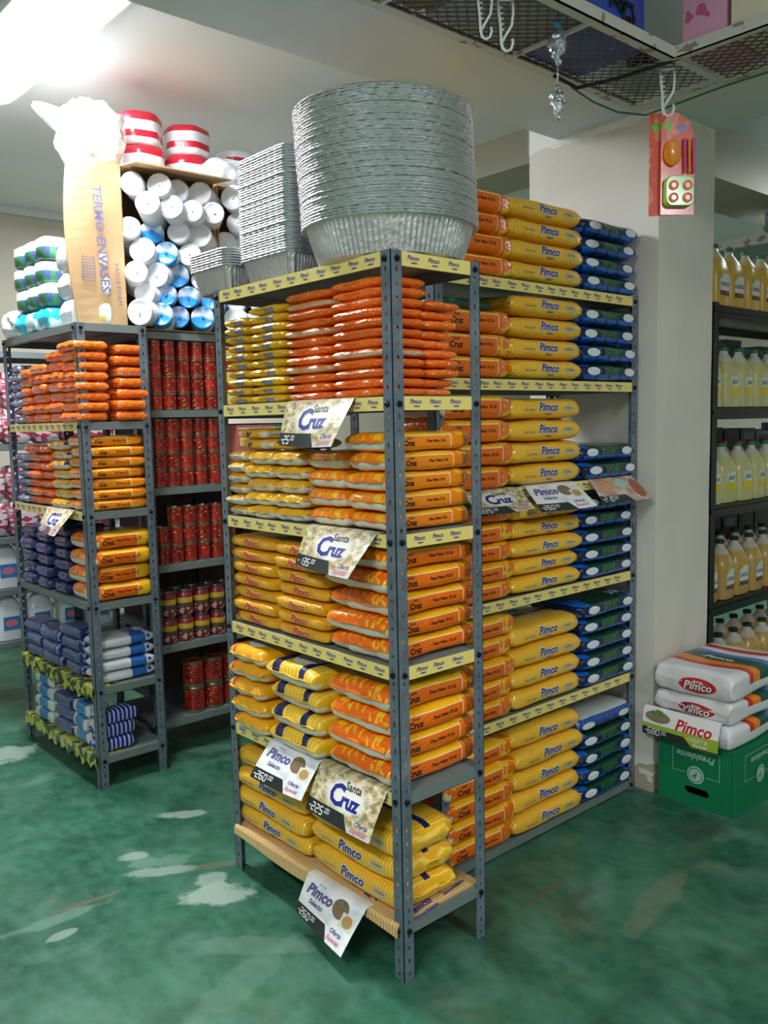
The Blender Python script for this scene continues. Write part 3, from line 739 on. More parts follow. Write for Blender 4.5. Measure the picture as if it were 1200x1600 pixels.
def price_card(kind, price, org, across, dl, dr, W, H, drop, label, fold=.028, sk=0.):
    """card lies on the shelf edge, bends over it and hangs; org = bend line's middle, across = reading direction,
    dl / dr = how far its left / right lower corner stands out from the shelf"""
    a = Vector(across).normalized(); up = Vector((0, 0, 1)); out = a.cross(up).normalized()
    if out.dot(Vector((-1, -1, 0))) < 0: out = -out
    o = Vector(org)
    def Q(x, y):
        s = (H - y)/H
        if s < 0: return o + a*x + out*(s*H) + up*.0012
        d = dl + (dr-dl)*(x/W+.5)
        return o + a*(x+sk*s) + out*(d*(s**1.15) + .006*math.sin(PI*s)) - up*(drop*s + .004*math.sin(PI*(x/W+.5))*s)
    def P(x, y, l=0):
        p = Q(x, y); e = .002
        n = (Q(x+e, y)-p).cross(Q(x, y+e)-p).normalized()
        if n.dot(out+up*.3) < 0: n = -n
        return p + n*(.0016+l)
    mb = MB(); nx, ny = 10, 12; uv = []; vs = []
    for l in (0, -.0008):
        for j in range(ny+1):
            for i in range(nx+1):
                x = -W/2+W*i/nx; y = (H+fold)*j/ny
                vs.append(P(x, y, l)); uv.append((i/nx, min(1, y/H)))
    N = (nx+1)*(ny+1)
    F = [(j*(nx+1)+i, j*(nx+1)+i+1, (j+1)*(nx+1)+i+1, (j+1)*(nx+1)+i) for j in range(ny) for i in range(nx)]
    E = []
    bd = [i for i in range(nx+1)] + [j*(nx+1)+nx for j in range(1, ny+1)] + [ny*(nx+1)+i for i in range(nx-1, -1, -1)] + [j*(nx+1) for j in range(ny-1, 0, -1)]
    for k in range(len(bd)): p_, q_ = bd[k], bd[(k+1) % len(bd)]; E.append((p_, p_+N, q_+N, q_))
    mb.add(vs, F + [tuple(i+N for i in f)[::-1] for f in F] + E, 0); mb.uv = uv
    mats = [CM[kind], m_white, m_blue_ink, m_olive, m_purple, m_pink, m_red, m_green_ink]
    fm = lambda x, y, l=0: P(x, y, l)
    k = W/.235; fs = lambda v: v*k
    if kind == 'santa':
        stamp(mb, text_geo('Santa', fs(.026), 0, .0008), fm, 3, W*.08, H*.80, l=.0006)
        stamp(mb, text_geo('ruz', fs(.046), 0, .0050), fm, 1, W*.09, H*.52, l=.0005)
        stamp(mb, text_geo('C', fs(.068), 0, .0055), fm, 1, -W*.12, H*.56, l=.0005)
        stamp(mb, text_geo('ruz', fs(.046), 0, .0026), fm, 2, W*.09, H*.52, l=.0009)
        stamp(mb, text_geo('C', fs(.068), 0, .0030), fm, 2, -W*.12, H*.56, l=.0010)
        stamp(mb, text_geo('Oferta', fs(.017), .2, .0006), fm, 4, W*.33, H*.22, l=.0006); stamp(mb, text_geo('Especial', fs(.017), .4, .0006), fm, 5, W*.31, H*.09, l=.0006)
    elif kind == 'pimco':
        stamp(mb, text_geo('Arroz', fs(.012), .2, 0), fm, 4, -W*.20, H*.92, l=.0006)
        stamp(mb, text_geo('Pimco', fs(.042), .25, .0022), fm, 4, -W*.20, H*.72, l=.0006)
        stamp(mb, text_geo('Selecto', fs(.02), .2, .0008), fm, 4, -W*.20, H*.48, l=.0006)
        stamp(mb, text_geo('Oferta', fs(.018), .2, .0006), fm, 4, W*.26, H*.28, l=.0006); stamp(mb, text_geo('Especial', fs(.017), .4, .0006), fm, 5, W*.26, H*.13, l=.0006)
    elif kind == 'offer':
        stamp(mb, text_geo('Pimco', .062, .25, .0016), fm, 6, W*.17, H*.62, l=.0006)
        stamp(mb, text_geo('OFERTA', .024, 0, 0), fm, 1, W*.24, H*.26, l=.0006); stamp(mb, text_geo('Especial', .018, .35, .0003), fm, 1, W*.27, H*.1, l=.0006)
    main, dec = price
    x = seven(mb, fm, main, -W*.46, H*.06, .024, 1); seven(mb, fm, dec, x+.001, H*.14, .0135, 1)
    ob = mb.build('price_card', mats, None); tag(ob, label, 'price card', None)
    return ob
def edge(z): return z + LIP + .001
AL = (0, -1, 0)
price_card('santa', ('-25', '.00'), (-.006, .305, edge(LA[1])), AL, .040, .085, .31, .145, .130, 'price card reading Santa Cruz 25 under the small bags on the front rack')
price_card('santa', ('-135', '.00'), (-.006, .225, edge(LA[2])), AL, .050, .105, .31, .150, .110, 'price card reading Santa Cruz 135 on the third shelf of the front rack')
price_card('pimco', ('-260', '.00'), (-.006, .487, edge(LA[4])), AL, .085, .075, .265, .150, .100, 'price card reading Pimco 260 hanging above the bottom shelf bags')
price_card('santa', ('-225', '.00'), (-.006, .20, edge(LA[4])), AL, .062, .070, .30, .150, .125, 'price card reading Santa Cruz 225 near the corner post of the front rack')
price_card('pimco', ('-260', '.00'), (-.016, .28, edge(LA[5])), AL, .052, .098, .28, .150, .105, "lowest price card, reading Pimco 260, below the front rack's bottom shelf")
BR = (1, 0, 0)
price_card('santa', ('-225', '.00'), (.685, YB-.006, edge(LB[2])), BR, .07, .08, .28, .150, .070, 'price card reading Santa Cruz 225 on the pillar rack')
price_card('pimco', ('-260', '.00'), (1.01, YB-.006, edge(LB[2])), BR, .075, .105, .29, .155, .085, 'price card reading Pimco 260 on the pillar rack')
price_card('chicken', ('-210', '.00'), (1.395, YB-.006, edge(LB[2])), BR, .06, .09, .29, .125, .085, 'price card reading 210 with fried chicken picture on the pillar rack')
price_card('santa', ('-225', '.00'), (XD-.006, 2.12, edge(LD[2])), AL, .05, .09, .30, .13, .10, 'price card reading Santa Cruz on the left rack')
# ================================================================= FOIL PANS
m_foil = NT('aluminium_foil', .42, .88, bump=.32, bscale=50).out(sr('d8d9de'))
m_foilr = NT('aluminium_foil_crinkled', .3, 1., bump=.9, bscale=110).out(sr('c8ced2'))
def rim_ring(mb, pts, nrm_r=.0036, seed=0):
    n = len(pts); vs = []
    for i in range(n):
        p = Vector(pts[i]); d = (Vector(pts[(i+1) % n])-Vector(pts[i-1])).normalized(); q = d.cross(Vector((0, 0, 1)))
        r = nrm_r*(1+.16*math.sin(i*2.3+seed)+.10*math.sin(i*5.1)); dz = .00035*math.sin(i*.9+seed)
        vs += [p + q*r*math.cos(a) + Vector((0, 0, r*math.sin(a)+dz)) for a in [2*PI*k/6 for k in range(6)]]
    mb.add(vs, [(i*6+k, i*6+(k+1) % 6, ((i+1) % n)*6+(k+1) % 6, ((i+1) % n)*6+k) for i in range(n) for k in range(6)])
def round_pan(seed):
    mb = MB(); n = 180; R, r0, H = .248, .205, .098
    rings = [(0., 0.), (r0*.6, .0), (r0-.012, .0005), (r0, .006)]
    for j in range(1, 7): rings.append((r0 + (R-.014-r0)*(j/6)**1.0, .006 + (H-.008)*j/6))
    rings.append((R-.012, H)); rings.append((R, H+.001))
    vs = []
    for j, (r, z) in enumerate(rings):
        for k in range(n):
            rib = 1.0 + (.011*math.cos(PI*k + 0.) + .004*math.sin(k*.37+seed))*(1 if 3 <= j <= 9 else 0)*math.sin(PI*min(1, max(.15, (j-2)/8)))
            a = 2*PI*k/n; vs.append((r*rib*math.cos(a), r*rib*math.sin(a), z))
    mb.add(vs, [(j*n+k, j*n+(k+1) % n, (j+1)*n+(k+1) % n, (j+1)*n+k) for j in range(len(rings)-1) for k in range(n)])
    rim_ring(mb, [(R*math.cos(2*PI*k/n), R*math.sin(2*PI*k/n), H+.001) for k in range(n)], .0041, seed)
    return mb.mesh('round_foil_pan', m_foil, False)
def rrect(w, d, r, m=6):
    pts = []
    for cx, cy, a0 in ((w/2-r, d/2-r, 0), (-w/2+r, d/2-r, 90), (-w/2+r, -d/2+r, 180), (w/2-r, -d/2+r, 270)):
        for k in range(m+1):
            a = math.radians(a0+90*k/m); pts.append((cx+r*math.cos(a), cy+r*math.sin(a)))
    out = []                                       # resample straight runs
    for i, p in enumerate(pts):
        q = pts[(i+1) % len(pts)]; d_ = math.dist(p, q); s = max(1, int(d_/.006))
        out += [(p[0]+(q[0]-p[0])*t/s, p[1]+(q[1]-p[1])*t/s) for t in range(s)]
    return out
def rect_pan(w, d, H, seed):
    mb = MB(); base = rrect(w, d, .035); n = len(base); vs = []
    lev = [(.55, 0), (.80, 0), (.82, .006)] + [(.82+.13*j/5, .006+(H-.008)*j/5) for j in range(1, 6)] + [(1., H)]
    for j, (s, z) in enumerate(lev):
        for k, (x, y) in enumerate(base):
            rib = 1 + (.010*(1 if k % 2 else -1) if 2 <= j <= 6 else 0); vs.append((x*s*rib, y*s*rib, z))
    mb.add(vs, [(j*n+k, j*n+(k+1) % n, (j+1)*n+(k+1) % n, (j+1)*n+k) for j in range(len(lev)-1) for k in range(n)])
    mb.add([(x*.55, y*.55, 0) for x, y in base], [tuple(range(n))[::-1]])
    rim_ring(mb, [(x, y, H) for x, y in base], .0040, seed)
    return mb.mesh('rectangular_foil_pan', m_foil, False)
zt = LA[0] + LIP + .001
meshes = [round_pan(s) for s in (0, 2)]
for k in range(42):
    o = link(meshes[k % 2], 'round_foil_pan', None, (.178+random.uniform(-.0015, .0015)-k*.0003, .195+random.uniform(-.0015, .0015)+k*.0003, zt+k*.0077), (random.uniform(-.002, .002), random.uniform(-.002, .002), random.uniform(0, 6)))
    tag(o, 'round silver foil pan, %s in the tall stack on the front rack' % ordn(k, 42), 'foil pan', 'stacked round foil pans')
meshes = [rect_pan(.21, .29, .075, s) for s in (0, 3)]
for k in range(40):
    o = link(meshes[k % 2], 'rectangular_foil_pan', None, (.118+random.uniform(-.001, .001), .60+random.uniform(-.001, .001), zt+k*.0078), 0)
    tag(o, 'rectangular silver foil pan, %s in the medium stack on the front rack' % ordn(k, 40), 'foil pan', 'medium stack of rectangular foil pans')
meshes = [rect_pan(.21, .25, .078, s) for s in (1,)]
for k in range(7):
    o = link(meshes[0], 'rectangular_foil_pan', None, (.095+random.uniform(-.001, .001), .90+random.uniform(-.001, .001), zt+k*.0085), 0)
    tag(o, 'rectangular silver foil pan, %s in the short stack at the far end' % ordn(k, 7), 'foil pan', 'short stack of rectangular foil pans')
# ================================================================= CARTONS OF CUP SLEEVES
g = NT('corrugated_cardboard', .8, bump=.05, bscale=60)
m_card = g.out(g.mix(g.ramp(g.noise(5, 3), .3, .7), sr('c9a77c'), sr('bb9668')))
m_cardink = flat('carton_print', sr('6a6a98'), .7)
m_foam = NT('white_foam_plastic', .35, coat=.3, bump=.15, bscale=50).out(sr('e6eaf0'))
m_foamb = NT('bluish_plastic_wrap', .25, coat=.4, bump=.2, bscale=50); m_foamb = m_foamb.out(m_foamb.mix(m_foamb.ramp(m_foamb.noise(9, 2), .42, .5), sr('e6eaf0'), sr('2a90dc')))
def carton(x0, y0, z0, W, D, H, label, flaps=True):
    t = .006; root = empty('cardboard_box', (x0, y0, z0)); tag(root, label, 'cardboard box', 'open cartons of foam cup sleeves')
    mb = MB().box((0, 0, 0), (W, D, t)).box((0, 0, H-t), (W, D, H)).box((0, D-t, t), (W, D, H-t)).box((0, 0, t), (t, D-t, H-t)).box((W-t, 0, t), (W, D-t, H-t))
    mb.build('box_body', m_card, root)
    if flaps:
        # large left flap swung outwards and bent, printed
        secs = []; n = 16
        for i in range(n+1):
            zz = H*i/n; f = i/n; back = -.06 - .06*f + .02*math.sin(f*3)
            wid = .24 + .05*math.sin(PI*f*.9)
            secs.append([Vector((.0, 0, zz)), Vector((-wid*.5, -.02-.02*f, zz*.985)), Vector((-wid, -.05-.03*math.sin(f*PI), zz*.96)), Vector((-wid, -.056-.03*math.sin(f*PI), zz*.96)), Vector((-wid*.5, -.026-.02*f, zz*.985)), Vector((.0, -.006, zz))])
        mb = MB().loft(secs)
        fm = lambda x, y, l=0: Vector((-.13 + x, -.034 - .022*abs((-.13+x)/.24) - .02*((.35+y)/.7) + -.012 - l, .36+y))
        stamp(mb, text_geo('TERMO ENVASES', .058, 0, .001, cell=0), fm, 1, .0, 0, rot=-PI/2+.06)
        stamp(mb, text_geo('VASOS FOAM', .03, 0, 0, cell=0), fm, 1, .075, -.18, rot=-PI/2+.06)
        for q in range(9): stamp(mb, rect_geo(.055, .003, 1, 1), fm, 1, -.06, -.08-.012*q)
        for q in (-.0875, -.0325): stamp(mb, rect_geo(.003, .10, 1, 1), fm, 1, q, -.128)
        mb.build('flap', [m_card, m_cardink], root)
        mb = MB(); mb.box((.0, -.16, -.003), (W, 0, .003), M=Matrix.Translation((0, 0, H)) @ Matrix.Rotation(.12, 4, 'X')); mb.build('flap', m_card, root)
    return root
ZT = LD[0] + LIP + .001
carton(.215, 1.99, ZT, .47, .42, .70, 'open cardboard box printed TERMO ENVASES, packed with foam cup sleeves')
carton(.70, 1.99, ZT, .47, .42, .70, 'second open cardboard box of cup sleeves behind the foil pans', False)
_sl = {}
def sleeve_mesh(r, ln, blue):
    k = (round(r, 3), blue)
    if k in _sl: return _sl[k]
    mb = MB(); M = Matrix.Rotation(-PI/2, 4, 'X')      # front end at y = 0, body runs back
    prof = [(r*.55, 0), (r*.93, .001), (r, .005)]
    z = .005
    while z < ln-.01: prof += [(r, z+.004), (r*.965, z+.007), (r*.955, z+.016), (r, z+.018)]; z += .02
    prof += [(r*.8, ln), (r*.7, ln+.004)]
    mb.lathe(prof, 24, 0, M)
    mb.lathe([(r*1.0, .004), (r*.95, -.002), (r*.86, -.0035), (r*.78, -.001), (r*.05, -.002)], 24, 1, M, False, True)
    # pinched film tail
    mb.lathe([(r*.16, -.0), (r*.08, -.006), (r*.12, -.010)], 10, 1, M)
    w_ = mb.mesh('cup_sleeve', [m_foam if not blue else m_foamb, m_foam if not blue else m_foamb], True, .6)
    _sl[k] = w_; return w_
cnt = 0
for bi, bx_ in enumerate((.215, .70)):
    for ri in range(7):
        n = 4 if bi == 0 else 3
        for k in range(n):
            r = random.choice((.050, .054, .058))
            blue = bi == 0 and ((ri < 2 and k > 0) or (ri, k) in ((2, 2), (4, 1), (3, 1)))
            x = bx_ + .052 + k*.108 + (.045 if ri % 2 else 0); th = random.uniform(-.85, -.45); jy = random.uniform(-.06, .01) - (.04 if ri > 4 else 0)
            o = link(sleeve_mesh(r, .23, blue), 'cup_sleeve', None, (x-.02, 1.98+jy, ZT+.060+ri*.094+random.uniform(-.006, .006)), (random.uniform(-.25, .15), 0, th))
            tag(o, '%s wrapped cup sleeve, %s from left in %s row of %s' % ('blue' if blue else 'white', nth(k+1), nth(ri+1), 'printed open carton' if bi == 0 else 'carton behind the pans'), 'cup sleeve', 'cup sleeves in the cartons')
# packs above the cartons
g = NT('red_white_pack_film', .3, coat=.5, bump=.3, bscale=40)
zz = g.M('FRACT', g.M('MULTIPLY', g.z, 1/.145))
m_pack = g.out(g.mix(g.orr(g.gt(g.z, .105), g.an(g.band(g.z, .03, .06), g.lt(g.M('ADD', g.x, g.y), -.05))), sr('e4e6ee'), sr('cc2038')))
ZP = ZT + .702
def pack(x, y, z, r, h, label, lean=0):
    mb = MB(); prof = [(r*.86, 0), (r*.97, .01), (r, .03), (r*.985, h*.5), (r, h-.03), (r*.96, h-.01), (r*.8, h)]
    secs = []
    for rr_, z_ in prof:
        secs.append([Vector((rr_*(1+.035*math.cos(6*a))*math.cos(a), rr_*(1+.035*math.cos(6*a))*math.sin(a), z_)) for a in [2*PI*k/36 for k in range(36)]])
    mb.loft(secs); o = mb.build('paper_pack', m_pack, None, True, (x, y, z), (0, lean, random.uniform(0, 1)))
    tag(o, label, 'paper pack', 'red and white packs above the cartons')
pack(.42, 2.2, ZP, .115, .15, 'red and white wrapped pack, lower one, left of three on the carton')
pack(.415, 2.2, ZP+.15, .112, .15, 'red and white wrapped pack, upper one, left of three on the carton')
pack(.665, 2.2, ZP, .112, .15, 'red and white wrapped pack, lower one, middle of three on the cartons')
pack(.67, 2.2, ZP+.15, .108, .14, 'red and white wrapped pack, upper one, middle of three on the cartons')
pack(.98, 2.27, ZP, .12, .15, 'red and white wrapped pack, right of three, partly behind white bags')
pack(.99, 2.27, ZP+.15, .10, .10, 'red topped pack beside the tall foil pans, above white bags')
m_film = NT('cloudy_white_plastic_film', .3, coat=.4, bump=.6, bscale=22).out(sr('e4eaf0'))
def blob(name, loc, rx, ry, rz, label, cat, seed=0, mat=None, pinch=False, amp=.16, fr=2.6, group=None):
    bm = bmesh.new(); bmesh.ops.create_icosphere(bm, subdivisions=4, radius=1)
    for v in bm.verts:
        p = v.co.copy(); q = 1 + amp*noise.noise(p*fr+Vector((seed, 0, seed*2))) + amp*.4*noise.noise(p*fr*2.7+Vector((seed*3, 1, 0)))
        e = 2.6; s = (abs(p.x)**e+abs(p.y)**e+abs(p.z)**e)**(-1/e)
        p = p*s*q; z = max(-.86, p.z)
        v.co = Vector((p.x*rx, p.y*ry, (z+.86)*rz/1.86*2*.5*1.07))
    me = bpy.data.meshes.new(name); bm.to_mesh(me); bm.free(); me.materials.append(mat or m_film)
    me.polygons.foreach_set('use_smooth', [True]*len(me.polygons))
    o = link(me, name, None, loc); tag(o, label, cat, group); return o
_b = blob('plastic_bag', (.14, 2.10, ZP), .135, .12, .26, 'large white plastic bag on top of the printed carton, near the ceiling', 'plastic bag', 1, amp=.22, fr=3.4)
MB().tube([(-.10, 0, .17), (-.15, .01, .185), (-.20, .015, .21), (-.235, .02, .225)], [.06, .045, .03, .012], 12).build('loose_corner', m_film, _b, True)
MB().tube([(-.05, -.05, .02), (-.07, -.05, -.05), (-.075, -.05, -.10)], [.05, .045, .02], 12).build('loose_corner', m_film, _b, True)
blob('plastic_bag', (.80, 2.07, ZP), .13, .10, .13, 'white plastic bag leaning on red packs behind the pans', 'plastic bag', 2)
blob('plastic_bag', (1.05, 2.09, ZP), .14, .10, .16, 'white plastic bag farthest right behind the foil pans', 'plastic bag', 3)
# items on the left rack's top
g = NT('tissue_pack_film', .4, coat=.3)
m_tp = g.out(g.mix(g.gt(g.z, .055), g.mix(g.gt(g.noise(18, 1), .5), sr('3e8a5c'), sr('4a5a98')), sr('e0e6e6')))
def tissue(x, y, z, label):
    mb = MB(); secs = []
    for s, zz in ((.8, 0), (1, .015), (1.03, .05), (1, .09), (.75, .1)):
        secs.append([Vector((s*.065*math.copysign(abs(math.cos(a))**.6, math.cos(a)), s*.06*math.copysign(abs(math.sin(a))**.6, math.sin(a)), zz)) for a in [2*PI*k/20 for k in range(20)]])
    mb.loft(secs); o = mb.build('tissue_pack', m_tp, None, True, (x, y, z), random.uniform(-.05, .05)); tag(o, label, 'tissue pack', 'tissue packs on the left rack')
for j in range(3):
    for k in range(3):
        tissue(.0, 2.24+k*.135+.02*(j % 2), ZT+.105+j*.1, 'white, green and blue tissue pack, %s in the %s column on left rack' % (('bottom', 'middle', 'topmost')[j], ('right', 'middle', 'left')[k]))
m_cy = flat('cyan_film', sr('28c8e0'), .3, coat=.5)
mcy = NT('cyan_white_film', .3, coat=.5); mcy = mcy.out(mcy.mix(mcy.gt(mcy.noise(9, 1), .5), sr('20c4e4'), sr('d8f0f4')))
for k in range(3): tag(MB().loft(pillow(.13, .14, .1, 3+k, nx=12, nt=20)).build('tissue_pack', mcy, None, True, (.0, 2.24+k*.14, ZT), PI/2 if k % 2 else 0), 'cyan and white pack, %s under the tissue packs' % ('right one', 'middle one', 'left one')[k], 'tissue pack', 'cyan packs')
m_wp = NT('white_pack_film', .35, coat=.4, bump=.2, bscale=30); m_wp = m_wp.out(m_wp.mix(m_wp.an(m_wp.band(m_wp.x, .02, .06), m_wp.band(m_wp.z, .02, .045)), sr('e8eaee'), sr('d8c860')))
for j in range(3): tag(MB().loft(pillow(.17, .16, .115, 9+j, nx=14, nt=20, e=4)).build('paper_pack', m_wp, None, True, (.05, 2.04, ZT+j*.115), 0), 'white wrapped pack, %s, beside carton flap on left rack' % ('bottom', 'middle', 'topmost')[j], 'paper pack', 'white packs on the left rack')
blob('plastic_bag', (-.02, 2.66, ZT), .07, .1, .12, 'white plastic bag at far end of the left rack top', 'plastic bag', 8)
# ================================================================= CANS AND JARS ON BACK RACK
g = NT('red_can_print', .25, .3, coat=.4)
c = g.mix(g.ramp(g.noise(22, 3, (1, 1, .6)), .45, .62), sr('8e1a18'), sr('b83424'))
c = g.mix(g.an(g.gt(g.noise(60, 2, (1, 1, 2)), .63)), c, sr('d8a050'))
m_can = g.out(g.vary(c, .15))
m_tin = flat('tin_rim', sr('9a8a78'), .35, .9)
g = NT('jar_label', .35, coat=.5)
c = g.mix(g.band(g.z, .060, .085), sr('7a1622'), sr('c09a28')); c = g.mix(g.band(g.z, .045, .056), c, sr('1e5a34'))
c = g.mix(g.an(g.lt(g.z, .042), g.gt(g.noise(50, 2), .56)), c, sr('d0a8a8')); m_jar = g.out(c)
m_lid = flat('dark_jar_lid', sr('5a5450'), .3, .6)
m_band = flat('green_label_band', sr('3e6a48'), .4)
def can_mesh(r, h):
    mb = MB(); mb.lathe([(r*.93, .0), (r, .002), (r, .006)], 24, 1, None, True, False)
    mb.lathe([(r*.97, .006), (r*.97, h-.006)], 24, 0, None, False, False)
    mb.lathe([(r, h-.006), (r, h-.002), (r*.93, h), (r*.9, h-.004), (.001, h-.004)], 24, 1, None, False, True)
    return mb.mesh('red_can', [m_can, m_tin], True, .6)
def jar_mesh(r, h):
    mb = MB(); mb.lathe([(r*.85, 0), (r, .008), (r, h*.8), (r*.8, h*.9)], 24, 0)
    return mb.mesh('jar_body', m_jar, True, .7), MB().lathe([(r*.84, h*.89), (r*.84, h-.002), (r*.8, h)], 20, 0).mesh('jar_lid', m_lid, True, .7)
cm = can_mesh(.034, .079); cm2 = can_mesh(.034, .088)
def cans(xs, y, lv, ns, me, h, sh, rowname):
    for i, x in enumerate(xs):
        for k in range(ns[i]):
            o = link(me, 'red_can', None, (x+random.uniform(-.001, .001), y, T_(LE, lv)+.001+k*h), random.uniform(0, 6))
            tag(o, 'red can, %s, %s column from left, %s, back rack, %s' % (ordn(k, ns[i]), nth(i+1), rowname, sh), 'can', 'red cans on the back rack')
xs = [.355+k*.0725 for k in range(8)]
cans(xs[:5], 2.03, 1, [4]*5, cm, .0795, F2, 'front row'); cans(xs[:5], 2.105, 1, [4]*5, cm, .0795, F2, 'rear row')
cans(xs[:5], 2.03, 2, [4, 4, 4, 4, 4], cm, .0795, F3, 'front row')
cans(xs[:6], 2.03, 3, [2, 3, 3, 3, 3, 3], cm2, .0885, F4, 'front row')
jb, jl = jar_mesh(.04, .125)
for i in range(5):
    for k in range(2):
        for r_ in range(2):
            o = link(jb, 'sauce_jar', None, (.375+i*.088, 2.04+r_*.09, T_(LE, 4)+.001+k*.1265), random.uniform(-.4, .4)); tag(o, 'dark red jar with yellow label, %s, %s from left, %s row, back rack' % ('lower' if k == 0 else 'upper', nth(i+1), 'front' if r_ == 0 else 'rear'), 'jar', 'jars on the back rack')
            link(jl, 'lid', o)
mb = MB(); mb.lathe([(.046, 0), (.05, .002), (.05, .120), (.046, .124), (.044, .120), (.001, .12)], 28, 0); mb.lathe([(.0505, .002), (.0505, .012)], 28, 1, None, False, False); mb.lathe([(.0505, .112), (.0515, .122), (.047, .126)], 28, 2, None, False, False)
cm3 = mb.mesh('large_can', [m_can, m_band, m_tin], True, .6)
for i in range(4):
    for k in range(2):
        o = link(cm3, 'large_red_can', None, (.50+i*.105, 2.05, T_(LE, 5)+.001+k*.1275), i+k); tag(o, 'large red can with green rim, %s, %s from left on back rack bottom shelf' % ('lower' if k == 0 else 'upper', nth(i+1)), 'can', 'large cans on the back rack')
m_carr = flat('red_carton_print', sr('a8262e'), .45); m_carg = flat('green_carton_print', sr('3c8a4c'), .45); m_carp = flat('pink_carton_print', sr('c46a62'), .45)
def cartonlet(x, y, z, w_, d_, h_, m, label, name='small_carton'):
    mb = MB(); e = .003; mb.box((-w_/2, -d_/2, 0), (w_/2, d_/2, h_)); mb.box((-w_/2+.006, -d_/2-.0006, h_*.25), (w_/2-.006, -d_/2, h_*.75), 1); mb.box((-w_/2, -d_/2-.0008, h_*.86), (w_/2, -d_/2, h_*.9), 2)
    o = mb.build(name, [m, m_strip, m_white], None, False, (x, y, z)); tag(o, label, 'small carton', 'small cartons on the back rack'); return o
for i in range(5):
    for k in range(2):
        cartonlet(.80+i*.075, 2.03, T_(LE, 2)+.001+k*.141, .07, .1, .14, m_carp if i < 3 else m_carg, '%s small carton, %s, %s from left, seen through the front rack' % ('pink' if i < 3 else 'green', 'lower' if k == 0 else 'upper', nth(i+1)))
for k in range(3): cartonlet(.745, 2.05, T_(LE, 1)+.001+k*.104, .07, .12, .103, m_carr, 'crimson carton, %s, at right end beside the can columns' % ('bottom', 'middle', 'topmost')[k])
# ================================================================= BLEACH JUGS AND BAGS ON FAR RACK
m_jug = flat('white_jug_plastic', sr('dce2ea'), .35, coat=.2)
m_juglabel = NT('blue_jug_label', .4); m_juglabel = m_juglabel.out(m_juglabel.mix(m_juglabel.ell(m_juglabel.x, m_juglabel.z, 0, .10, .035, .02), sr('3c7cc0'), sr('d87a88')))
def jug(w_, d_, h_, neck, fill=None):
    secs = []
    def ring(a, b, z, e=3.5, dx=0): return [Vector((dx+a*math.copysign(abs(math.cos(t))**(2/e), math.cos(t)), b*math.copysign(abs(math.sin(t))**(2/e), math.sin(t)), z)) for t in [2*PI*k/28 for k in range(28)]]
    prof = [(.86, 0), (.98, .012), (1, .04), (1, .30), (.985, .42), (1, .55), (.93, .66), (.72, .80), (.44, .90), (.30, .935), (.28, 1.)]
    for s, f in prof: secs.append(ring(w_/2*s, d_/2*(s if f > .6 else s), h_*f, 3.6 if f < .7 else 2.4))
    return secs
jb_ = MB().loft(jug(.15, .11, .27, 0)); jb_.tube([(.05, 0, .24), (.088, 0, .225), (.094, 0, .18), (.078, 0, .15), (.06, 0, .145)], .011, 8)
jbm = jb_.mesh('bleach_jug', m_jug, True, .8)
fm = plane_map((0, -.0555, .1), (1, 0, 0), (0, 0, 1), (0, -1, 0), .001)
lb = MB(); stamp(lb, rect_geo(.09, .075, 6, 2), fm, 0); lbm = lb.mesh('jug_label', m_juglabel)
lidm = MB().lathe([(.024, .265), (.024, .292), (.02, .295)], 16, 0).mesh('cap', flat('blue_cap', sr('2458b0'), .4))
for sh, z_ in ((3, 'upper'), (4, 'lower')):
    for i in range(8):
        if sh == 3 and i > 9: continue
        o = link(jbm, 'bleach_jug', None, (XF+.12+i*.175, YF+.09, LF[sh]+LIP+.001), 0); tag(o, 'white bleach jug with blue label, %s from left on %s jug shelf, far rack' % (nth(i+1), z_), 'jug', 'bleach jugs on the far rack')
        link(lbm, 'label', o); link(lidm, 'cap', o)
m_pk = mat_plain('pink_white_film', sr('c8405c'), None, spots=(sr('e8dce4'), 14, .5), L=.2, T=.1)
for sh in (1, 2):
    for i in range(18):
        o = MB().loft(pillow(.15, .16, .2, 31+i+sh*10, nx=12, nt=18, e=3)).build('detergent_bag', m_pk, None, True, (XF+.1+(i % 9)*.165, YF+.11, LF[sh]+LIP+.001+(i//9)*.199), 0)
        tag(o, 'pink and white detergent bag, %s, %s from left, %s shelf of far rack' % ('upper' if i > 8 else 'lower', nth(i % 9+1), 'second' if sh == 1 else 'third'), 'detergent bag', 'detergent bags on the far rack')
# added rack behind the can rack, its dark cartons there to darken the gaps
rackG = rack('storage_rack', 'grey rack added behind the red can rack, holding dark cartons that darken its gaps', .47, 2.47, 1.25, .42, 1.995, LE, bolts=False)
m_dk = [flat('dark_carton_%d' % q, sr(h), .7) for q, h in enumerate(('3a2a26', '4c2a2a', '2c3038', '54402e'))]
for lv in range(1, 6):
    hh = (LE[lv-1]-LE[lv]-LIP)*.9
    for i in range(4):
        o = MB().box((-.14, -.16, 0), (.14, .16, hh)).box((-.02, -.1605, 0), (.02, .1605, hh+.0006), 1).build('dark_carton', [m_dk[(lv*3+i) % 4], m_dk[3]], None, False, (.47+.185+i*.293, 2.675, LE[lv]+LIP+.001))
        tag(o, 'added dark carton behind cans, %s from left on %s of the rear rack' % (nth(i+1), ('', F2, F3, F4, F5, F6)[lv]), 'carton', 'added dark cartons behind the back rack')
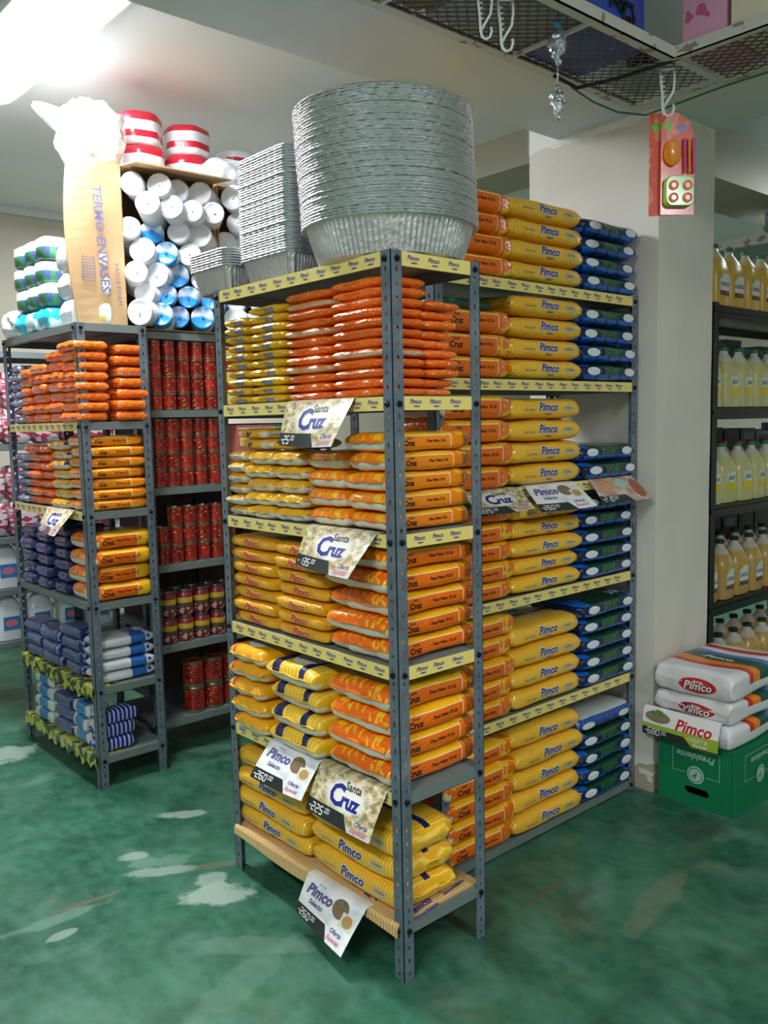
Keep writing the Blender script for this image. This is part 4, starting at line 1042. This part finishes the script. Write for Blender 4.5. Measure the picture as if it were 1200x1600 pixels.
# ================================================================= BLACK RACK WITH OIL
m_blk = NT('black_painted_steel', .35, .3, bump=.05).out(sr('181a20'))
XC, YC, WC, DC = 2.42, .40, 1.9, .55
LC = [2.045, 1.555, 1.075, .58, .09]
rackC = empty('storage_rack', (XC, YC, 0)); tag(rackC, 'black steel rack right of the pillar holding oil bottles', 'shelf rack')
for px in (0, WC/2, WC):
    for py in (0, DC):
        if px == WC/2 and py == 0: continue
        s1 = 1 if px < WC else -1; s2 = 1 if py == 0 else -1
        MB().box((px, py, 0), (px+.055*s1, py+.003*s2, 2.10)).box((px, py, 0), (px+.003*s1, py+.05*s2, 2.10)).box((px+.052*s1, py, 0), (px+.055*s1, py+.012*s2, 2.1)).build('post', m_blk, rackC)
for z in LC:
    mb = MB().box((.004, .004, z+.04), (WC-.004, DC-.004, z+.045)).box((.004, .004, z-.012), (WC-.004, .012, z+.04)).box((.004, -.006, z+.012), (WC-.004, .004, z+.03)).box((.004, DC-.012, z), (WC-.004, DC-.004, z+.04)).box((.004, .012, z), (.012, DC-.012, z+.04)).box((WC-.012, .012, z), (WC-.004, DC-.012, z+.04))
    mb.build('shelf', m_blk, rackC)
def oil_mat(name, body, top):
    g = NT(name, .25, coat=.3); g.b.inputs['Transmission Weight'].default_value = .25
    return g.out(g.mix(g.ramp(g.M('ADD', g.z, g.M('MULTIPLY', g.noise(9, 1), .01)), .232, .245), body, top))
m_oil1 = oil_mat('amber_oil_bottle', sr('f8c95a'), sr('f2e2b4')); m_oil2 = oil_mat('pale_oil_bottle', sr('ece6a4'), sr('eef0e6')); m_oil3 = oil_mat('amber_dim_oil_bottle', sr('e2b868'), sr('e4e0d2'))
m_capg = flat('green_cap', sr('157a4c'), .4); m_capr = flat('red_cap', sr('b8202c'), .4); m_capd = flat('dark_cap', sr('20342a'), .4)
g = NT('crisol_label', .4, coords='Object'); m_cl = g.out(g.mix(g.band(g.z, .062, .075), g.mix(g.band(g.z, .052, .062), g.mix(g.gt(g.M('ADD', g.z, g.M('MULTIPLY', g.x, -.8)), .165), g.mix(g.gt(g.z, .155), sr('e6ebf0'), sr('c8b030')), sr('c8b030')), sr('1f5a38')), sr('a83028')))
g = NT('jovi_label', .4, coords='Object'); m_jl = g.out(g.mix(g.lt(g.z, .105), sr('e4ece8'), sr('f0d21c')))
bs = jug(.152, .125, .285, 0)
bo = MB().loft(bs); bo.tube([(.03, 0, .262), (.066, 0, .235), (.074, 0, .2), (.072, 0, .17)], .011, 8)
capm = {}
def oil_bottle(mat, capmat, label_kind):
    bm_ = bo.mesh('oil_bottle', mat, True, .9)
    cp = MB().lathe([(.024, .283), (.024, .300), (.02, .303)], 18, 0).mesh('cap', capmat, True, .5)
    mb = MB(); bvh = BVHTree.FromPolygons([Vector(v) for v in bo.v], bo.f)
    fm = ray_map(bvh, (0, -.07, 0), (1, 0, 0), (0, 0, 1), (0, -1, 0), .0012, .1)
    if label_kind == 'crisol':
        stamp(mb, rect_geo(.09, .115, 8, 8), fm, 0, .0, .11); stamp(mb, text_geo('CRISOL', .026, 0, .0004, cell=0), fm, 1, 0, .105, l=.0006)
        mats = [m_cl, m_black]
    else:
        stamp(mb, rect_geo(.075, .09, 8, 8), fm, 0, .0, .11); stamp(mb, text_geo('Jovi', .034, .3, .001, cell=0), fm, 1, 0, .128, l=.0006)
        mats = [m_jl, flat('teal_ink', sr('1c7a70'), .4)]
    return bm_, cp, mb.mesh('bottle_label', mats)
kinds = {'c1': oil_bottle(m_oil1, m_capg, 'crisol'), 'j': oil_bottle(m_oil2, m_capg, 'jovi'), 'c3': oil_bottle(m_oil3, m_capd, 'crisol'), 'r': oil_bottle(m_oil1, m_capr, 'jovi')}
for si, (lv, kd, nm) in enumerate(((0, 'c1', 'top shelf'), (1, 'j', 'second shelf'), (2, 'j', 'third shelf'), (3, 'c3', 'fourth shelf'), (4, 'c3', 'bottom shelf'))):
    for row in range(2):
        for i in range(8):
            if row == 1 and si == 0: continue
            k2 = 'r' if (row == 1 and lv == 2) else kd
            b, cp, lb_ = kinds[k2]
            o = link(b, 'oil_bottle', None, (XC+.10+i*.163+(.05 if si == 0 else 0)-.02*row, YC+.085+row*.15+random.uniform(-.005, .005), LC[lv]+.046), random.uniform(-.08, .08))
            tag(o, '%s oil bottle, %s from left, %s row, black rack, %s' % ('amber' if kd != 'j' else 'pale yellow', nth(i+1), 'front' if row == 0 else 'rear', nm), 'oil bottle', 'oil bottles on the black rack')
            link(cp, 'cap', o); link(lb_, 'label', o)
m_dk2 = [flat('dark_blue_carton_%d' % q, sr(h), .5) for q, h in enumerate(('1c2230', '2a3450', '5a86b4', '181a1e', '3c4048'))]
for si in (1, 2, 3):
    for i in range(9):
        hh = random.uniform(.34, .40)
        o = MB().box((-.09, -.08, 0), (.09, .08, hh)).box((-.06, -.081, hh*.8), (.06, -.08, hh*.93), 1).build('dark_carton', [m_dk2[(si*2+i*3) % 5], m_dk2[(i+si) % 5]], None, False, (XC+.13+i*.2, YC+.445, LC[si]+.046))
        tag(o, 'dark bluish carton behind the oil bottles, %s from left, black rack, %s' % (nth(i+1), ('', 'second shelf', 'third shelf', 'fourth shelf')[si]), 'carton', 'cartons behind the oil bottles')
# ================================================================= CRATE AND SACKS
g = NT('green_crate_plastic', .4, spec=.4); m_crate = g.out(g.mix(g.ramp(g.noise(4, 3), .3, .7), sr('0e7048'), sr('128052')))
m_crp = flat('crate_white_print', sr('a8ccc0'), .5)
CX0, CX1, CY0, CY1, CH = 1.602, 2.0, -.157, .172, .272
root = empty('beverage_crate', (CX0, CY0, 0)); tag(root, 'green plastic bottle crate printed Presidente upside down, under white sacks', 'crate')
W_, D_ = CX1-CX0, CY1-CY0; mb = MB(); t = .012
# long side (-x face) with a hand hole, opposite side the same
hx0, hx1, hz0, hz1 = D_*.33, D_*.66, .045, .078
def side_with_hole(x0, x1):
    mb.box((x0, 0, 0), (x1, hx0, CH)).box((x0, hx1, 0), (x1, D_, CH)).box((x0, hx0, 0), (x1, hx1, hz0)).box((x0, hx0, hz1), (x1, hx1, CH))
    for yy, s in ((hx0, 1), (hx1, -1)):
        for zz, q in ((hz0, 1), (hz1, -1)):
            mb.add([(x0, yy, zz), (x0, yy+s*.012, zz), (x0, yy, zz+q*.012), (x1, yy, zz), (x1, yy+s*.012, zz), (x1, yy, zz+q*.012)], [(0, 1, 2), (3, 5, 4), (1, 4, 5, 2)])
side_with_hole(0, t); side_with_hole(W_-t, W_)
mb.box((t, 0, 0), (W_-t, t, CH)).box((t, D_-t, 0), (W_-t, D_, CH)).box((t, t, CH-.012), (W_-t, D_-t, CH))
for a, b in (((0, -.003, CH-.02), (W_, 0, CH)), ((-.003, -.003, CH-.02), (0, D_, CH)), ((-.003, -.003, 0), (0, .012, CH-.02)), ((0, -.003, 0), (.012, 0, CH-.02)), ((-.003, D_-.012, 0), (0, D_, CH-.02))): mb.box(a, b)
body = mb.build('crate_body', m_crate, root)
mb = MB()
def crate_print(fm, wide):
    for dx, dy, ww, hh in ((0, .052, wide, .002), (0, -.052, wide, .002), (-wide/2, 0, .002, .104), (wide/2, 0, .002, .104)):
        if dy == .052:
            for s in (-1, 1): stamp(mb, rect_geo(wide/2-.045, hh, 1, 1), fm, 0, s*(wide/4+.0225), dy)
        else: stamp(mb, rect_geo(ww, hh, 1, 1), fm, 0, dx, dy)
    stamp(mb, text_geo('Presidente', .038, .25, .0006, cell=0), fm, 0, 0, -.022)
    stamp(mb, ellipse_geo(.036, .036, 28, 1), fm, 0, 0, .052, l=.0004); stamp(mb, ellipse_geo(.030, .030, 28, 1), fm, 1, 0, .052, l=.0008); stamp(mb, ellipse_geo(.026, .026, 28, 1), fm, 0, 0, .052, l=.0012)
    stamp(mb, text_geo('P', .036, .25, .001, cell=0), fm, 1, 0, .052, l=.0016)
crate_print(plane_map((-.003, D_/2, .185), (0, 1, 0), (0, 0, -1), (-1, 0, 0), .0008), .20)
crate_print(plane_map((W_/2, -.003, .185), (-1, 0, 0), (0, 0, -1), (0, -1, 0), .0008), .26)
mb.build('printed_logo', [m_crp, m_crate], root)
# sacks
def sack_mat():
    g = NT('woven_sack', .4, coat=.3, bump=.25, bscale=30); xx = g.M('ADD', g.x, g.M('MULTIPLY', g.M('MULTIPLY', g.y, g.y), -1.6))
    c = (.72, .73, .76); L = .46
    for a, b, col in ((-.15, -.115, sr('c82a24')), (-.115, -.06, sr('ee8418')), (-.06, .02, sr('1e5444')), (.02, .06, sr('5a78c0')), (.06, .11, sr('e6e6ea')), (.11, .16, sr('cc3030'))):
        c = g.mix(g.an(g.band(xx, a, b), g.gt(g.z, .055)), c, col)
    return g.out(c)
m_sack = sack_mat()
m_badge = flat('red_badge', sr('c02030'), .45)
def sack(T, var):
    L, W = .47, .345; mb = MB(); mb.loft(pillow(L, W, T, 50+var, e=5.5, nx=30, nt=44, wr=.08, n=26, pw=3.6))
    bvh = BVHTree.FromPolygons([Vector(v) for v in mb.v], mb.f)
    fm = ray_map(bvh, (-L/2, 0, T*.42), (0, -1, 0), (0, 0, 1), (-1, 0, 0), .0015, .1)
    stamp(mb, ellipse_geo(.078, T*.27, 28, 4), fm, 1, .02, 0)
    stamp(mb, text_geo('Arroz', .016, .2, .0002), fm, 2, .02, T*.14, l=.0012)
    stamp(mb, text_geo('Pimco', .046, .25, .0030), fm, 3, .02, -.004, l=.0010); stamp(mb, text_geo('Pimco', .046, .25, .0010), fm, 2, .02, -.003, l=.0018)
    top = ray_map(bvh, (0, 0, T), (1, 0, 0), (0, 1, 0), (0, 0, 1), .001, .1)
    stamp(mb, text_geo('Pimco', .05, .25, .001), top, 2, -.02, 0, rot=-PI/2)
    return mb.mesh('rice_sack', [m_sack, m_badge, m_white, m_black], True)
zc = CH+.002
for k, (T, dx, rz) in enumerate(((.098, .0, .0), (.092, .01, -.03), (.112, -.005, .02))):
    o = link(sack(T, k), 'rice_sack', None, (1.80+dx, .012, zc), rz); zc += T*1.002
    tag(o, 'large white rice sack with red badge, %s of three on the green crate' % ('bottom', 'middle', 'top')[k], 'sack', 'white sacks on the green crate')
price_card('offer', ('-680', '.00'), (1.555, .048, .380), AL, .012, .02, .33, .110, .108, 'price card reading Pimco 680 hanging over the green crate', fold=.02)
# ================================================================= HANGING MESH SHELF AND WHAT HANGS FROM IT
m_mesh = flat('dusty_mesh_steel', sr('6e675e'), .7, .2); m_frame = NT('chipped_white_paint', .6); m_frame = m_frame.out(m_frame.mix(m_frame.gt(m_frame.noise(18, 4), .62), sr('c9c8c2'), sr('8e8474')))
def expanded(mb, x0, x1, y0, y1, z, px=.044, py=.0185, along='x'):
    r = .0025; n = int((y1-y0)/py); m = int((x1-x0)/(px/2))
    for j in range(n+1):
        yb = y0 + j*py; vs = []; fs = []
        for i in range(m+1):
            x = x0 + i*px/2; d = py/2 if (i+j) % 2 else -py/2; y = min(y1, max(y0, yb+d))
            P = (x, y) if along == 'x' else (y, x)
            ax = (0, 1) if along == 'x' else (1, 0)
            for s, t in ((-1, -1), (1, -1), (1, 1), (-1, 1)): vs.append((P[0]+ax[0]*s*r, P[1]+ax[1]*s*r, z+t*.0014))
        for i in range(m): fs += [(i*4+k, i*4+(k+1) % 4, (i+1)*4+(k+1) % 4, (i+1)*4+k) for k in range(4)]
        mb.add(vs, fs)
MZ = 2.70; root = empty('hanging_mesh_shelf', (0, .03, MZ)); tag(root, 'white framed expanded metal shelf hung under the beams, top right', 'mesh shelf')
def fb(a, b, name='frame_bar'): return MB().box(a, b).build(name, m_frame, root, loc=(0, -.03, -MZ))
mb = MB(); expanded(mb, -.9, 1.40, -.14, .195, MZ+.01); mb.build('expanded_metal_panel', m_mesh, root, loc=(0, -.03, -MZ))
mb = MB(); expanded(mb, -1.5, -.15, 1.11, 1.43, MZ+.01, along='y'); mb.build('expanded_metal_panel', m_mesh, root, loc=(0, -.03, -MZ))
fb((-.9, -.15, MZ-.004), (1.12, -.145, MZ+.034)); fb((-.9, -.15, MZ-.004), (1.12, -.115, MZ)); fb((-.9, .165, MZ-.004), (1.43, .198, MZ)); fb((-.9, .194, MZ), (1.43, .199, MZ+.03))
fb((1.10, -1.5, MZ-.004), (1.105, -.145, MZ+.034)); fb((1.10, -1.5, MZ-.004), (1.13, -.145, MZ)); fb((1.405, -1.5, MZ-.004), (1.435, -.13, MZ))
fb((1.10, -.16, MZ-.005), (1.435, -.135, MZ-.001)); fb((1.385, -.13, MZ-.005), (1.41, .195, MZ-.001))
for x in (-.45, .13, .68): fb((x, -.14, MZ-.006), (x+.012, .19, MZ+.004), 'cross_bar')
for y in (-.75, -1.3): fb((1.11, y, MZ-.006), (1.42, y+.012, MZ+.004), 'cross_bar')
m_bc = flat('blue_carton_print', sr('1a4ec0'), .35, coat=.4); m_pinkb = NT('pink_floral_card', .6); m_pinkb = m_pinkb.out(m_pinkb.mix(m_pinkb.gt(m_pinkb.noise(26, 0), .68), sr('e6a8c6'), sr('d0608c')))
m_crm = flat('cream_card', sr('e2d8c4'), .7); m_brown = flat('dusty_brown_card', sr('8a7458'), .8)
def bx(name, a, b, m, label, cat='box', extra=None):
    o = MB(); o.box(a, b)
    if extra: extra(o)
    cx, cy = (a[0]+b[0])/2, (a[1]+b[1])/2
    o.v = [(x-cx, y-cy, z-a[2]) for x, y, z in o.v]
    ob = o.build(name, m if isinstance(m, list) else [m], None, False, (cx, cy, a[2])); tag(ob, label, cat); return ob
def ctl(o):
    for cx_, cz_ in ((.86, 2.83), (.93, 2.80)):
        o.tube([(cx_-.02, -.093, cz_+.03), (cx_-.03, -.094, cz_), (cx_-.022, -.093, cz_-.03), (cx_-.008, -.093, cz_-.012), (cx_+.008, -.093, cz_-.012), (cx_+.022, -.093, cz_-.03), (cx_+.03, -.094, cz_), (cx_+.02, -.093, cz_+.03), (cx_-.02, -.093, cz_+.03)], .007, 6, 1)
bx('toy_box', (.72, -.09, MZ+.013), (1.02, .16, MZ+.22), [m_bc, m_black], 'glossy blue box with dark gadget picture on the mesh shelf', 'box', ctl)
bx('pink_box', (1.125, -.31, MZ+.013), (1.39, -.165, MZ+.28), m_pinkb, 'pink flowered box on the mesh shelf corner')
bx('cream_box', (1.125, -.62, MZ+.013), (1.39, -.325, MZ+.30), m_crm, 'cream box right of the pink box on the mesh shelf')
def lines(o): o.box((.40, -.0905, MZ+.03), (.60, -.09, MZ+.1), 1)
bx('grey_box', (.30, -.09, MZ+.013), (.70, .16, MZ+.16), [flat('grey_card', sr('9aa4ac'), .6), m_white], 'grey box left of the blue box on the mesh shelf', 'box', lines)
for k, (a, b) in enumerate(((-.85, -.45), (-.42, -.05), (-.02, .27))):
    bx('brown_carton', (a, -.09, MZ+.013), (b, .16, MZ+.19), m_brown, 'dusty brown carton, %s on the mesh shelf' % ('nearest the camera', 'middle of three', 'third from the camera')[k])
bx('brown_carton', (1.125, -1.3, MZ+.013), (1.39, -.66, MZ+.25), m_brown, 'dusty brown carton at the near end of the mesh shelf arm')
mb = MB()
for k in range(5): mb.tube([(1.075+.036*math.cos(a), -.05+.05*math.sin(a), MZ+.018+k*.012+.004*math.sin(3*a+k)) for a in [2*PI*i/20 for i in range(21)]], .0055, 6)
tag(mb.build('coiled_cable', m_black), 'coil of black cable beside the pink box', 'cable')
# cables
m_gc = flat('green_cable', sr('1e7a54'), .5)
mb = MB(); mb.tube([(.90, .17, MZ-.008), (1.0, .15, MZ-.03), (1.05, .02, MZ-.025), (1.10, -.10, MZ-.008), (1.12, -.16, MZ-.0)], .006, 8)
tag(mb.build('black_cable', m_black), 'thick black cable looped under the mesh shelf', 'cable')
mb = MB(); mb.tube([(1.02, .188, MZ-.012), (1.15, .192, MZ-.03), (1.3, .19, MZ-.034), (1.42, .15, MZ-.03), (1.43, .02, MZ-.02), (1.43, -.15, MZ-.012), (1.43, -.5, MZ-.012), (1.43, -1.2, MZ-.012)], .0035, 6)
tag(mb.build('green_cable', m_gc), 'thin green cable running along the beam past the pillar', 'cable')
# white notched hooks
m_hook = flat('white_hook_plastic', sr('e4e8ec'), .35, coat=.3)
def hook(x, y, ztop, s, label, rz=-.72):
    mb = MB(); up = []
    P = [(-.0, 0), (.03, 0)]
    mb.tube([(-.018, 0, .0), (.018, 0, .0)], .0035, 6)
    mb.tube([(.018, 0, 0), (.02, 0, -.03), (.016, 0, -.06), (.0, 0, -.085), (-.008, 0, -.10)], .0035, 6)
    mb.tube([(-.018, 0, 0), (-.016, 0, -.03), (-.012, 0, -.06), (-.010, 0, -.10), (-.006, 0, -.115), (.003, 0, -.122), (.014, 0, -.117), (.019, 0, -.102), (.017, 0, -.092)], .0035, 6)
    for k in range(5): mb.tube([(-.015+k*.001, 0, -.02-k*.013), (-.007+k*.001, 0, -.017-k*.013)], .0022, 5)
    mb.v = [(x_*s, y_*s, z_*s) for x_, y_, z_ in mb.v]
    o = mb.build('plastic_hook', m_hook, None, True, (x, y, ztop), rz); tag(o, label, 'hook', 'white notched hooks'); return o
#HOOKS#
hook(.300, -.06, MZ-.002, 1.02, 'left one of two white notched hooks under the mesh')
hook(.385, -.06, MZ-.002, 1.1, 'right one of two white notched hooks under the mesh')
hook(1.160, -.090, MZ-.004, 1.22, 'white notched hook holding the toy pack by the pillar', -.9)
# foil twists
m_clear = NT('clear_crinkled_film', .15, .6, bump=.8, bscale=50).out(sr('b4bcc2'))
def twist(x, y, ztop, ln, r, label, blue=False):
    mb = MB(); n = 14; pts = []; rs = []
    for i in range(n+1):
        f = i/n; pts.append((x+.004*math.sin(i), y+.003*math.cos(i*1.7), ztop-ln*f)); rs.append(r*(.25+.75*math.sin(PI*min(1, f*1.15))**1.2)*(1+.25*math.sin(i*2.1)))
    secs = []
    for p, q in zip(pts, rs): secs.append([Vector((p[0]+q*(1+.3*math.sin(5*a+p[2]*60))*math.cos(a), p[1]+q*(1+.3*math.sin(4*a+p[2]*70))*math.sin(a), p[2])) for a in [2*PI*k/16 for k in range(16)]])
    mb.loft(secs); cx = Vector((x, y, ztop)); mb.v = [tuple(Vector(v)-cx) for v in mb.v]
    return mb
mb = twist(.63, -.05, MZ-.004, .105, .026, '')
mb.tube([(0, 0, -.10), (0, 0, -.16)], .003, 6)
o = mb.build('foil_wrapped_sweet', m_clear, None, True, (.63, -.05, MZ-.004)); tag(o, 'upper clear wrapped twist hanging from the mesh shelf', 'wrapped twist')
MB().tube([(.0, 0, .012), (.004, 0, -.018)], [.012, .006], 8).build('blue_tip', flat('blue_wrap', sr('2c9ad0'), .3), o)
mb = twist(.63, -.05, MZ-.165, .10, .019, ''); o = mb.build('foil_wrapped_sweet', m_foilr, None, True, (.63, -.05, MZ-.165)); tag(o, 'lower silver foil twist hanging below the mesh shelf', 'wrapped twist')
# toy blister pack
g = NT('toy_card_print', .35, coat=.5); c = g.mix(g.gt(g.noise(24, 1), .58), sr('e0583c'), sr('e88870'))
c = g.mix(g.an(g.ell(g.x, g.z, -.035, -.045, .014, .016)), c, sr('7cc040')); c = g.mix(g.ell(g.x, g.z, .012, -.052, .014, .012), c, sr('4a84d0'))
m_toy = g.out(c)
def blister(x, y, z, rz, label, front=True):
    root = empty('toy_blister_pack', (x, y, z), rz); tag(root, label, 'toy pack', 'toy packs on the hook')
    W, H = .115, .335; n = 14; pts = [(-W/2, 0), (-W/2+.01, -.012)]
    out = [(-W/2, -.0), (-W/2+.02, .0), (0, -.004), (W/2-.02, -.03), (W/2-.005, -.07), (W/2, -.11), (W/2, -H), (-W/2, -H)]
    k = len(out); mb = MB()
    mb.add([(a, 0, b) for a, b in out]+[(a, .0015, b) for a, b in out], [tuple(range(k)), tuple(range(k, 2*k))[::-1]] + [(i, i+k, (i+1) % k+k, (i+1) % k) for i in range(k)])
    mb.build('backing_card', m_toy, root)
    if front:
        tg = flat('lime_toy_plastic', sr('7cc030'), .3, coat=.6); to = flat('orange_toy_plastic', sr('f09018'), .3, coat=.6); tp = flat('magenta_toy_plastic', sr('d84890'), .3, coat=.6); tr = flat('red_toy_plastic', sr('f06a28'), .3, coat=.6)
        def rbox(cx, cz, w_, h_, d, r):
            base = rrect(w_, h_, r, 4); secs = [[Vector((cx+a*s, yy, cz+b*s)) for a, b in base] for s, yy in ((1., 0), (1, -d*.7), (.93, -d))]
            return MB().loft(secs)
        rbox(0, -.262, .096, .10, .026, .02).build('stove_toy', tg, root, True, sharp=.7)
        mb = MB()
        for a in (-.024, .024):
            for b in (-.245, -.285): mb.lathe([(.016, 0), (.016, .005), (.008, .006)], 14, 0, Matrix.Translation((a, -.0255, b)) @ Matrix.Rotation(PI/2, 4, 'X'))
        mb.build('burner', tr, root)
        MB().lathe([(.03, 0), (.032, .01), (.028, .014), (.012, .008), (.001, .008)], 22, 0, Matrix.Translation((-.022, 0, -.135)) @ Matrix.Rotation(PI/2, 4, 'X') @ Matrix.Diagonal((.9, 1.35, 1, 1))).build('toy_pan', to, root, True, sharp=.6)
        for a, m in ((.02, tp), (.036, to), (.05, tp)): MB().tube([(a, -.008, -.09), (a, -.01, -.15), (a+.002, -.01, -.2)], [.007, .004, .005], 8).build('toy_cutlery', m, root)
    return root
blister(1.225, -.095, MZ-.125, -.66, 'front toy kitchen blister pack with lime stove, hanging by the pillar')
blister(1.205, -.065, MZ-.125, -.82, 'rear toy blister pack, mostly hidden behind the front one', False)
# far hanging shelf at right, behind the pillar
root = empty('hanging_mesh_shelf', (3.9, .9, 2.55)); tag(root, 'far pale hanging shelf with plastic-wrapped goods right of pillar', 'mesh shelf')
MB().box((3.9, -1.5, 2.62), (3.93, 1.6, 2.68)).build('frame_bar', m_frame, root, loc=(-3.9, -.9, -2.55))
MB().box((3.93, -1.5, 2.64), (4.5, 1.6, 2.65)).build('shelf_board', flat('grey_board', sr('8a9698'), .7), root, loc=(-3.9, -.9, -2.55))
m_bl = NT('bluish_film', .35, coat=.3, bump=.5, bscale=14).out(sr('a8bcc6'))
for k in range(4): blob('wrapped_bundle', (4.15, -.8+k*.5, 2.651), .2, .24, .22, 'bluish plastic-wrapped bundle, %s on the far hanging shelf' % ('nearest', 'second', 'third', 'farthest')[k], 'bundle', 20+k, m_bl, group='bundles on the far hanging shelf')
# fluorescent fixtures
m_glow = bpy.data.materials.new('glowing_tube'); m_glow.use_nodes = True
b_ = m_glow.node_tree.nodes['Principled BSDF']; b_.inputs['Emission Color'].default_value = (.9, .97, 1, 1); b_.inputs['Emission Strength'].default_value = 9
m_fix = flat('white_fixture', sr('e6eaec'), .4)
for i, (x, y, lb_) in enumerate(((-.15, 1.95, 'over the left rack'), (-2.6, -1.3, 'behind the camera on the left'), (.2, -3.0, 'behind the camera on the right'), (4.7, .1, 'beyond the pillar'), (2.0, 3.6, 'near the back wall'))):
    r_ = empty('fluorescent_lamp', (x, y, CZ)); tag(r_, 'white ceiling fluorescent lamp ' + lb_, 'ceiling lamp', 'ceiling lamps')
    MB().box((-.17, -.70, -.04), (.17, .70, 0)).build('lamp_housing', m_fix, r_)
    secs = [[Vector((.155*math.cos(a), yy, -.04-.045*math.sin(a))) for a in [PI*q/12 for q in range(13)]] for yy in (-.68, .68)]
    MB().loft(secs).build('diffuser', m_glow, r_, True, sharp=.8)
